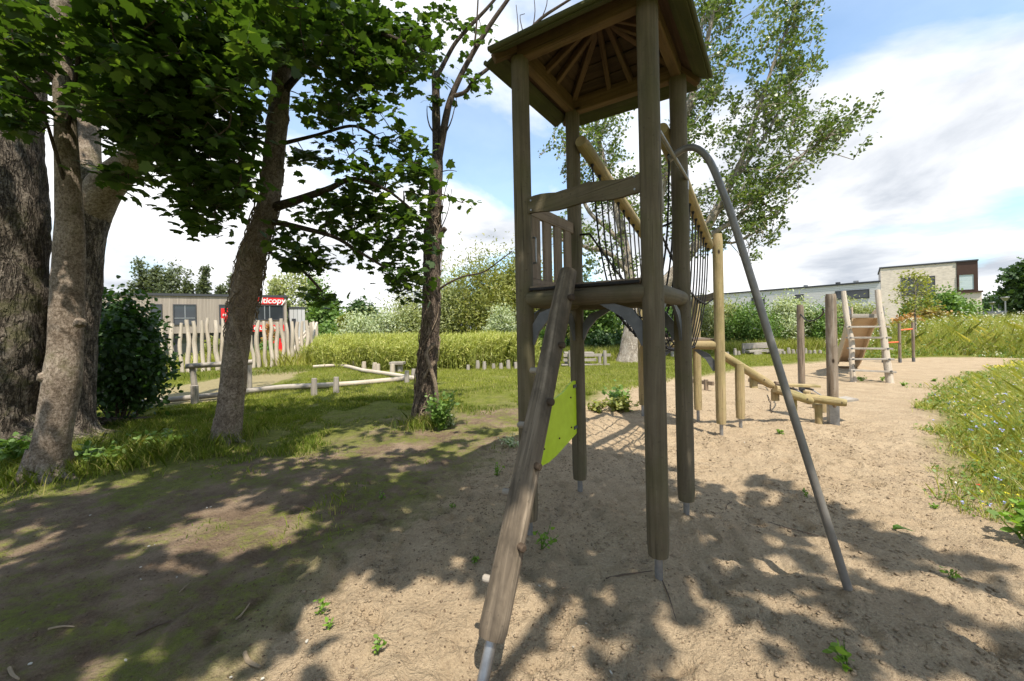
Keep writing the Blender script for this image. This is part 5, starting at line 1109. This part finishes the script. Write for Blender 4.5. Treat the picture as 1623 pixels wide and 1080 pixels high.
for P in PL:
    L0 = [(P[i + 1] - P[i]).length for i in range(len(P) - 1)]; tot = sum(L0)
    for k in range(int(tot * 5.6)):
        q_ = (r.uniform(.22, 1.0) ** .8) * tot; i = 0
        while i < len(L0) - 1 and q_ > L0[i]: q_ -= L0[i]; i += 1
        c = P[i].lerp(P[i + 1], min(1, q_ / L0[i])); off = r.normal(size=3) * np.array([.5, .8, .4]); c2 = np.array(c) + off * .9
        mb.tube([c, (np.array(c) + c2) / 2 + np.array([0, 0, .1]), c2], [.022, .016, .012], seg=4, cap=False)
        pspray(c2, int(r.integers(26, 50)), r.uniform(.5, 1.25))
for u, v, ru, rv, n_, d_ in ((905, 215, 40, 50, 18, 17.6), (900, 380, 30, 30, 12, 17.4), (960, 330, 60, 60, 26, 18), (1100, 380, 50, 40, 26, 17.4), (1180, 330, 50, 40, 26, 17), (1210, 270, 70, 50, 34, 16.8), (1290, 210, 60, 35, 22, 16.5), (1235, 130, 60, 70, 34, 16.6), (1150, 60, 60, 70, 34, 16.8), (1120, 200, 50, 70, 34, 17), (1200, 365, 25, 18, 10, 16.9), (1335, 205, 30, 14, 5, 16.3), (1240, 20, 30, 25, 10, 16.3), (1060, 330, 40, 60, 20, 17.5), (950, 440, 60, 26, 14, 18)):
    for k in range(n_):
        a = r.uniform(0, 6.28); q_r = math.sqrt(r.random()); pspray(W(u + ru * q_r * math.cos(a), v + rv * q_r * math.sin(a), d_ + r.uniform(-1.2, 1.2)), int(r.integers(26, 50)), r.uniform(.4, 1.0))
mb.build('branches', M['poplarbark'], pp)
leaves('crown', M['poplar'], pp, np.concatenate(LF), .125, 'heart', tip=(.35, 0, -.1), nr=1.2, tint=np.concatenate(TI), r=r)

# ------------------------------------------------------------------ grass, meadow, reeds
r = np.random.default_rng(31)
def scatter(n, x0, x1, y0, y1, ok, ypow=1.0):
    x = r.uniform(x0, x1, n); y = y0 + (y1 - y0) * r.random(n) ** ypow; m = ok(x, y); x, y = x[m], y[m]; return x, y, hgt(x, y)
def inview(x, y): return (np.abs(x / np.maximum(y, .1)) < 1.36)
def lawn_ok(x, y):
    n_ = (fbm(x, y, 1.1, 4, 51) - .5)
    dn_ = r.random(x.shape); so_ = sdist(x, y, SOIL) + n_ * 4.0
    return inview(x, y) & (sdist(x, y, SAND) + n_ * 2.2 < -.15 - .6 * dn_ ** 3) & (so_ < 1.5 - 2.3 * dn_ ** .55) & (fbm(x, y, .45, 3, 57) > .30 + .28 * (so_ > -.8) + .1 * dn_) & (sdist(x, y, PATH) + n_ < -.1)
def far_lawn(x, y): return lawn_ok(x, y) & ~((x > 3.5) & (sdist(x, y, MEAD) > 0))
MEAD = [(3.7, 1.2), (3.95, 3.0), (4.75, 4.3), (6.1, 5.8), (8.2, 7.7), (12.0, 10.8), (19.4, 14.8), (18, 16.3), (14.2, 16.6), (15, 20.5), (22, 26), (48, 30), (48, 4), (10, .5)]
x, y, z = scatter(260000, -14, 2, 2.6, 9.5, lawn_ok, .8); P = np.stack([x, y, z - .01], 1)
hs = r.uniform(.018, .055, len(P)) * (1 + 1.2 * (fbm(x, y, .6, 2, 61) > .58)); tag(blades('shade_grass', M['shadegrass'], None, P, hs, .006 + .0006 * y, tint=np.clip(fbm(x, y, .8, 3, 62) + r.normal(size=len(P)) * .22, 0, 1)), 'rough moss-green grass growing between the trunks and the bare soil', 'grass', kind='stuff')
x, y, z = scatter(230000, -22, 15, 8.5, 20.4, far_lawn); P = np.stack([x, y, z - .01], 1)
tag(blades('lawn_grass', M['lawn'], None, P, r.uniform(.03, .10, len(P)), .012, tint=np.clip(fbm(x, y, 1.2, 3, 63) + r.normal(size=len(P)) * .22, 0, 1)), 'sunlit mown grass between the log edging, the reeds and the sand', 'grass', kind='stuff')
# rough grass at the trunk feet
pts = []
for u, v, sp_r, n_ in ((74, 755, .5, 1600), (20, 745, .6, 1500), (130, 715, .6, 1500), (190, 720, .6, 1500), (250, 725, .5, 1100), (358, 700, .35, 700), (380, 690, .3, 400), (672, 678, .28, 600), (300, 600, .9, 600), (340, 597, .9, 600), (420, 592, .9, 900), (470, 588, .8, 900)):
    g = GP(u, v); a = r.normal(size=(n_, 2)) * sp_r * .6; pts.append(np.stack([g.x + a[:, 0], g.y + a[:, 1], hgt(g.x + a[:, 0], g.y + a[:, 1])], 1))
P = np.concatenate(pts); tag(blades('tufts_of_grass', M['shadegrass'], None, P, r.uniform(.08, .26, len(P)), .007, lean=.5), 'longer tufts of grass round the feet of trunks and poles', 'grass', kind='stuff')
def mead_ok(x, y): return inview(x, y) & (sdist(x, y, MEAD) + (fbm(x, y, .7, 3, 71) - .5) * 1.5 > -.25 + .75 * r.random(x.shape) ** 1.5)
parts_ = []; hsl = []
for n_, a in ((230000, (3.5, 14, 1.6, 9)), (120000, (8, 32, 8, 17)), (110000, (9, 46, 15.5, 30))):
    x, y, z = scatter(n_, *a, mead_ok); sd9 = sdist(x, y, MEAD); e = np.clip(sd9, 0, 1.6) / 1.6 + .22 * np.clip(sd9 - 1.2, 0, 3); parts_.append(np.stack([x, y, z - .01], 1)); hsl.append((.07 + .60 * e ** 1.1 + .16 * fbm(x, y, .8, 2, 72)) * r.uniform(.5, 1.15, len(x)) * np.where(y > 15.5, 1.35, 1.0))
P = np.concatenate(parts_); h_ = np.concatenate(hsl); print('meadow', len(P))
tag(blades('meadow_grass', M['meadow'], None, P, h_, .002 + .00068 * P[:, 1], lean=.5, tint=np.clip(fbm(P[:, 0], P[:, 1], .5, 3, 73) + r.normal(size=len(P)) * .33, 0, 1), wind=(.03, -.03)), 'tall tangled meadow grass along the right side of the sand', 'meadow', kind='stuff')
# meadow herbs (leafy) and flowers
sel = r.permutation(len(P))[:30000]; Q = P[sel].copy(); Q[:, 2] += h_[sel] * r.uniform(.1, .85, 30000)
tag(leaves('meadow_herbs', M['green'], None, Q, .018 + .0035 * Q[:, 1], 'oval', tip=(0, 0, .5), r=r), 'leafy green herbs mixed through the meadow grass', 'meadow', kind='stuff')
def flowers(name, mat, n_, size, lab, ok, seed):
    rr = np.random.default_rng(seed); s_ = rr.permutation(len(P)); Q = P[s_]; hh_ = h_[s_]; m = ok(Q); Q = Q[m][:n_].copy(); hh_ = hh_[m][:n_]; Q[:, 2] += hh_ * rr.uniform(.75, 1.05, len(Q))
    Q = np.repeat(Q, 4, 0) + rr.normal(size=(len(Q) * 4, 3)) * size * .35
    tag(leaves(name, M[mat], None, Q, size * (1 + .03 * Q[:, 1]), 'heart', tip=(0, 0, .2), nrm=(0, -.3, 1), r=rr), lab, 'flowers', kind='stuff')
flowers('white_wildflowers', 'whiteflower', 1100, .030, 'white umbels scattered over the back meadow', lambda Q: (Q[:, 1] > 13) & (Q[:, 1] < 26) & (vnoise(Q[:, 0], Q[:, 1], 2, 81) > .5), 1)
flowers('small_white_flowers', 'whiteflower', 55, .013, 'small white blossoms in the near meadow edge', lambda Q: Q[:, 1] < 9, 2)
flowers('seed_heads', 'straw_', 1500, .018, 'beige seed heads over the whole meadow', lambda Q: Q[:, 1] > 6, 9)
flowers('yellow_wildflowers', 'yellowflower', 260, .030, 'yellow flower heads massed in the middle of the meadow', lambda Q: (np.hypot(Q[:, 0] - 14.2, (Q[:, 1] - 12.3) * .8) < 1.5), 3)
flowers('small_yellow_flowers', 'yellowflower', 70, .014, 'small yellow blossoms dotted in the near meadow', lambda Q: Q[:, 1] < 8, 4)
flowers('blue_wildflowers', 'blueflower', 150, .018, 'pale blue chicory flowers in the near meadow', lambda Q: (Q[:, 1] < 9) & (Q[:, 1] > 3), 5)
# reeds
REED = [(-10.8, 20.5), (-8.5, 17.8), (-5.2, 15.9), (-1.2, 15.5), (.9, 16.0), (1.3, 18.5), (0, 21), (-4, 21.5), (-9, 23)]
n_ = 150000; x = r.uniform(-11, 1.5, n_); y = r.uniform(15.3, 23, n_); m = sdist(x, y, REED) + (fbm(x, y, .8, 2, 95) - .5) > 0; m &= (r.random(n_) < np.clip(1.25 - (y - 15.5) * .13, .25, 1)); x, y = x[m], y[m]
top = 1.32 + .55 * (fbm(x, y, .9, 3, 96) - .5) - .35 * np.clip(1 - sdist(x, y, REED) / .6, 0, 1)
fz = r.random(len(x)) ** .62; Q = np.stack([x, y, hgt(x, y) + fz * top * .92], 1)
rb = tag(leaves('reed_bed', M['gold'], None, Q, .21, 'reed', tip=(.25, 0, 1.0), nrm=(0, -.6, .4), tr=.6, nr=.8, tint=np.clip(fbm(x, y, 1.0, 3, 97) * .8 + fz * .3 + r.normal(size=len(x)) * .15, 0, 1), r=r), 'dense yellow-green reed-like willow scrub behind the lawn', 'reeds', kind='stuff')
s_ = r.permutation(len(x))[:5000]; Pb = np.stack([x[s_], y[s_], hgt(x[s_], y[s_])], 1); tag(blades('reed_stems', M['gold'], None, Pb, top[s_] * 1.08, .016, lean=.14, wind=(.08, 0)), 'upright thin stems of the yellow-green scrub', 'reeds', kind='stuff')
# ground cover below the bushes on the right and behind the benches
n_ = 26000; x = r.uniform(1.5, 16, n_); y = r.uniform(18.0, 22.0, n_) + np.clip((x - 5) / 3, 0, 1) * 2.1; P2 = np.stack([x, y, hgt(x, y)], 1); tag(blades('rough_verge', M['meadow'], None, P2, r.uniform(.2, .7, n_), .02, lean=.35, tint=r.random(n_) * .7), 'rough green verge below the willow bushes', 'grass', kind='stuff')
n_ = 14000; x = r.uniform(-16, -8, n_); y = r.uniform(18.5, 26, n_); P2 = np.stack([x, y, hgt(x, y)], 1); tag(blades('dry_grass', M['meadow'], None, P2, r.uniform(.2, .8, n_), .025, lean=.35, tint=.4 + r.random(n_) * .6), 'dry seeding grass behind the pole palisade', 'grass', kind='stuff')

# ------------------------------------------------------------------ street lamps, mast, parked car behind the hedge
for u, vt, d_, lab in ((1593, 471, 42, 'street lamp with a wide cone head, nearer the right edge'), (1572.5, 479, 56, 'smaller street lamp with a cone head beside the brick building')):
    p = W(u, vt, d_); l = thing('street_lamp', lab, 'street lamp', (p.x, p.y, 0)); T([Z3(p, -.1), Z3(p, p.z - .35)], .06, seg=8).build('pole', M['steel'], l)
    T([Z3(p, p.z - .4), Z3(p, p.z - .04), Z3(p, p.z)], [.12, .34, .30], seg=14).build('lamp_head', M['steel'], l)
p = W(1585, 464, 62); T([Z3(p, 0), p], .22, seg=8); o = T([Z3(p, -.1), p], [.2, .2], seg=10).build('flue_mast', M['darkframe'], None); tag(o, 'thin dark mast rising between the two street lamps', 'mast')
sh = thing('sloping_shed', 'low white shed with a dark sloping roof at the foot of the brick building', 'shed', tuple(W(1570, 505, 47)))
p0 = W(1560, 506, 47); p1 = W(1577, 506, 47); B(Z3(p0, .7), Z3(p1, .7), 2.0, 1.5).build('wall', M['white'], sh); B(Z3(p0, 1.62), W(1578, 494.5, 47), 2.3, .14).build('roof', M['darkframe'], sh)
cp = W(1620, 509, 34); car = thing('parked_car', 'grey car mostly hidden behind the hedge at the right edge', 'car', (cp.x + 1, 36, 0))
prof = [(-2.1, .35), (-2.1, .75), (-1.5, .92), (-.9, 1.38), (.7, 1.42), (1.5, 1.0), (2.1, .85), (2.15, .35)]
MB().plate([(cp.x + 1.5 + x_, 36 + .8, z_) for x_, z_ in prof], (0, 1, 0), 1.6).build('body', M['steel'], car, 30)
for x_ in (-1.3, 1.3): T([(cp.x + 1.5 + x_, 35.98, .32), (cp.x + 1.5 + x_, 36.2, .32)], .32, seg=16).build('wheel', M['rope'], car)
MB().plate([(cp.x + 1.5 + x_, 35.995, z_) for x_, z_ in ((-1.35, .95), (-.85, 1.3), (.65, 1.34), (1.25, .98))], (0, 1, 0), .02).build('window', M['glass'], car, 0)

# ------------------------------------------------------------------ plants in the sand, nettle, litter
def plant(name, label, cat, u, v, h, n_, ls, mat, spread=.5, kind='oval', group=None, seed=0, st='green'):
    rr = np.random.default_rng(3000 + seed); g = onG(u, v); th = thing(name, label, cat, tuple(g), group); mb = MB(); P_ = []; ns = max(2, n_ // 9)
    for k in range(ns):
        a = rr.uniform(0, 6.28); e = np.array(g) + np.array([math.cos(a) * h * spread * rr.random(), math.sin(a) * h * spread * rr.random(), h * rr.uniform(.55, 1)]); m_ = (np.array(g) + e) / 2 + rr.normal(size=3) * h * .05
        mb.tube([np.array(g) - [0, 0, .02], m_, e], [.003 + h * .004, .0025 + h * .003, .0015], seg=4, cap=False); t_ = rr.uniform(.2, 1, n_ // ns + 1)[:, None]; P_.append(np.array(g) + (e - np.array(g)) * t_ + rr.normal(size=(n_ // ns + 1, 3)) * ls * .35)
    mb.build('stems', M['weed'], th); leaves('leaves', M[mat], th, np.concatenate(P_), ls, kind, tip=(0, 0, .1), r=rr, nr=.6); return th
plant('nettle_clump', 'leafy green nettle clump growing against the slim forked trunk', 'plant', 700, 684, .62, 330, .075, 'green', .5, seed=1)
plant('nettle_clump', 'sprawling pale leaves at the right side of the nettle clump', 'plant', 714, 680, .30, 90, .06, 'silver', .8, seed=2)
WG = 'small weeds in the sand'
wl = [(501, 968, .10, 12, .045, 'lone seedling left of the climbing log foot'), (597, 1032, .13, 12, .035, 'thin seedling in the front sand left of the log foot'), (521, 999, .05, 6, .04, 'tiny seedling just below the lone seedling'), (858, 873, .30, 26, .05, 'tall seedling growing beside the left tower post foot'), (751, 892, .06, 18, .03, 'small dark weed left of the climbing log'),
      (603, 788, .10, 20, .03, 'small weed by the mossy soil edge'), (788, 752, .16, 40, .035, 'bushy weed behind the climbing log'), (718, 800, .05, 22, .03, 'flat weed left of the climbing log'), (1344, 1052, .14, 14, .06, 'seedling in the sand right of the slide pole'), (1508, 925, .06, 14, .04, 'small weed in the sand near the right edge'), (1482, 806, .05, 18, .03, 'small weed below the meadow edge'),
      (1281, 797, .08, 12, .03, 'weed beside the slide pole'), (1366, 604, .18, 60, .06, 'leafy weed between the ladder feet'), (1398, 603, .12, 30, .06, 'small weed before the right ladder foot'), (1434, 612, .12, 40, .06, 'small weed right of the ladder'), (1480, 605, .10, 40, .06, 'small weed at the meadow corner'), (1237, 690, .07, 30, .05, 'yellowish weed in the sand below the balance logs')]
for k, (u, v, h, n_, ls, lab) in enumerate(wl): plant('sand_weed', lab, 'weed', u, v, h * .85, int(n_ * 1.5), ls * .68, 'weed', .9, 'oval', WG, 10 + k)
plant('sand_bush', 'upright leafy plant in the sand behind the tower', 'plant', 981, 642, .42, 260, .09, 'green', .8, seed=40)
plant('sand_bush', 'low spreading plant just in front of the upright leafy one', 'plant', 985, 650, .20, 330, .09, 'olive', 2.2, seed=41)
plant('sand_bush', 'small plant at the left of the spreading one', 'plant', 944, 650, .18, 120, .08, 'olive', 1.2, seed=42)
plant('broad_weed', 'lush broad-leaved plant at the right edge beside the meadow', 'plant', 1632, 866, .26, 160, .055, 'weed', .7, seed=43)
plant('ivy_clump', 'low ivy at the foot of the huge furrowed trunk', 'plant', 22, 742, .45, 300, .07, 'green', 1.0, 'maple', seed=44)
plant('ivy_clump', 'leafy undergrowth right of the leaning trunk foot', 'plant', 150, 742, .28, 260, .07, 'green', 1.3, seed=45)
plant('ivy_clump', 'herbs below the dark shrub', 'plant', 250, 712, .22, 260, .07, 'green', 2.2, seed=46)
plant('flowering_weed', 'low white-speckled weed left of the climbing log', 'plant', 812, 712, .14, 130, .04, 'silver', 1.6, seed=47)
g = onG(1432, 847); lf_ = MB(); pts = [(0, 0), (.03, .03), (.07, .038), (.10, .03), (.135, .02), (.165, .0), (.12, -.012), (.07, -.02), (.02, -.012)]
lf_.plate([g + Vector((x_ - .08, y_, .035 + .02 * math.sin(i))) for i, (x_, y_) in enumerate(pts)], (0, -.35, 1), .002)
tag(lf_.build('fallen_leaf', M['weed'], None, 0), 'single large fresh green leaf lying on the sand', 'leaf')
for k, (u0, v0, u1, v1, rad, m_, lab) in enumerate(((215, 1000, 272, 978, .006, 'stick', 'dark fallen stick on the shaded soil, lower left'), (76, 1001, 118, 996, .006, 'straw', 'pale straight stick near the lower left corner'), (374, 975, 396, 955, .006, 'straw', 'short bent pale twig on the shaded soil'), (284, 935, 300, 922, .004, 'straw', 'tiny pale twig above the dark stick'), (388, 1028, 412, 1050, .012, 'straw', 'flat broken piece of wood on sunlit sand'), (1226, 740, 1238, 758, .003, 'stick', 'thin twig sticking up left of the slide pole'), (960, 915, 1034, 908, .005, 'stick', 'dark root curving to the foot of the nearest post'), (1048, 918, 1072, 980, .004, 'stick', 'thin root running forward from the nearest post foot'), (15, 1058, 30, 1078, .008, 'straw', 'yellow dry stem in the lower left corner'), (1205, 818, 1300, 850, .004, 'stick', 'long thin twig on the sand beside the slide pole'), (1160, 795, 1150, 812, .004, 'stick', 'small twig right of the far tower post'))):
    a, b = onG(u0, v0), onG(u1, v1); m1 = a.lerp(b, .4) + Vector((random.uniform(-.02, .02), random.uniform(-.02, .02), .0)); m1.z = gz(m1.x, m1.y) + .006
    tag(T([a + Vector((0, 0, .005)), m1, b + Vector((0, 0, .012 if 'sticking' not in lab else .10))], [rad, rad, rad * .5], seg=6, step=.03, rn=.15).build('fallen_twig', M[m_], None), lab, 'twig', 'fallen twigs')
chips = [(223, 900), (223, 921), (143, 822), (237, 839), (280, 912), (328, 808), (334, 806), (486, 1058 - 40), (855, 929), (929, 987), (968, 1055), (908, 1012), (416, 1078 - 8), (366, 1068), (48, 1050), (199, 1046), (236, 868), (245, 866), (1100, 733), (1180, 705)]
for k, (u, v) in enumerate(chips):
    g = onG(u, v); a = random.uniform(0, 3.1); e = Vector((math.cos(a), math.sin(a), 0)); f_ = Vector((-e.y, e.x, .3)); s_ = random.uniform(.005, .011)
    o = MB().plate([g + Vector((0, 0, .012)) + e * x_ * s_ + f_ * y_ * s_ for x_, y_ in ((-1, -.4), (-.2, -.6), (1, -.3), (.8, .4), (-.1, .5), (-.8, .3))], (0, 0, 1), .004).build('pale_chip', M['chip'], None, 0)
    CH = sorted([q for q in chips if (q[0] > 480) == (u > 480)]); kk = CH.index((u, v)); ORD2 = ['leftmost', 'second from the left', 'third from the left', 'fourth from the left', 'fifth from the left', 'sixth from the left', 'seventh from the left', 'eighth from the left', 'ninth from the left', 'tenth from the left', 'eleventh from the left', 'twelfth from the left', 'thirteenth from the left']
    lab_ = ('small pale chip on the sand, %s' if u > 480 else 'small pale chip on the shaded soil, %s') % ORD2[kk]
    tag(o, lab_, 'chip', 'pale chips on sand' if u > 480 else 'pale chips on soil')
for o in []:
    tag(o, 'small pale chip of shell or wood lying on the sand' if u > 480 else 'small pale chip lying on the shaded soil', 'chip', 'pale chips on sand' if u > 480 else 'pale chips on soil')
g = onG(1553, 772); tag(MB().plate([g + Vector((x_, y_, .05)) for x_, y_ in ((-.03, -.01), (0, -.02), (.035, 0), (.02, .02), (-.02, .02))], (0, -.3, 1), .003).build('red_petal', M['redpetal'], None, 0), 'red petal at the edge of the meadow', 'petal')
# litter as crumbs on soil and sand
n_ = 9000; x = r.uniform(-5, 5, n_); y = 1.3 + r.random(n_) ** 1.3 * 7; m = (sdist(x, y, SAND) > 0) | (sdist(x, y, SOIL) > -.5); x, y = x[m], y[m]
tag(leaves('leaf_litter', M['litter'], None, np.stack([x, y, hgt(x, y) + .004], 1), .014, 'clump', tip=(0, 0, 0), nr=.35, r=r), 'crumbs of bark and dry leaf strewn over sand and soil', 'litter', kind='stuff')
def clods(name, m, N, ok, smin, smax, seed, lab):
    rr = np.random.default_rng(seed); x = rr.uniform(-4.5, 5.5, N * 6); y = 1.4 + rr.random(N * 6) ** 1.5 * 7; k = ok(x, y, rr); x, y = x[k][:N], y[k][:N]; n = len(x)
    O = np.array([(1, 0, 0), (0, 1, 0), (-1, 0, 0), (0, -1, 0), (0, 0, .8), (0, 0, -.8), (.6, .6, .35), (-.6, .6, .35), (-.6, -.6, .35), (.6, -.6, .35)])
    Fc = [(0, 6, 9), (6, 4, 9), (6, 0, 1), (6, 1, 7), (6, 7, 4), (7, 1, 2), (7, 2, 8), (7, 8, 4), (8, 2, 3), (8, 3, 9), (8, 9, 4), (9, 3, 0), (0, 5, 1), (1, 5, 2), (2, 5, 3), (3, 5, 0)]
    V = O[None] * rr.uniform(.6, 1.35, (n, 10, 1)) * (rr.uniform(0, 1, (n, 1, 1)) ** 2 * (smax - smin) + smin) * np.array([1, 1, .7]); a = rr.uniform(0, 6.28, n)[:, None]
    V = np.stack([V[..., 0] * np.cos(a) - V[..., 1] * np.sin(a), V[..., 0] * np.sin(a) + V[..., 1] * np.cos(a), V[..., 2]], -1) + np.stack([x, y, hgt(x, y) + .001], 1)[:, None]
    F_ = (np.array(Fc)[None] + np.arange(n)[:, None, None] * 10).reshape(-1, 3); me = bpy.data.meshes.new(name); me.vertices.add(n * 10); me.vertices.foreach_set('co', V.astype(np.float32).ravel())
    me.loops.add(F_.size); me.loops.foreach_set('vertex_index', F_.astype(np.int32).ravel()); me.polygons.add(len(F_)); me.polygons.foreach_set('loop_start', np.arange(len(F_), dtype=np.int32) * 3); me.update(calc_edges=True); me.materials.append(m)
    o = bpy.data.objects.new(name, me); COL.objects.link(o); return tag(o, lab, 'clods', kind='stuff')
clods('sand_clods', M['clod'], 9000, lambda x, y, rr: (sdist(x, y, SAND) > 0) & (fbm(x, y, .45, 3, 36) + rr.random(x.shape) * .22 > .66), .003, .017, 5, 'crumbly dark lumps of damp sand in the trampled hollows')
clods('soil_crumbs', M['soilclod'], 5000, lambda x, y, rr: (sdist(x, y, SOIL) > -.6) & (fbm(x, y, .5, 3, 38) + rr.random(x.shape) * .3 > .66), .002, .010, 6, 'brown crumbs of soil under the trees')
print('objects', len(bpy.data.objects), 'polys', sum(len(o.data.polygons) for o in bpy.data.objects if o.type == 'MESH'))
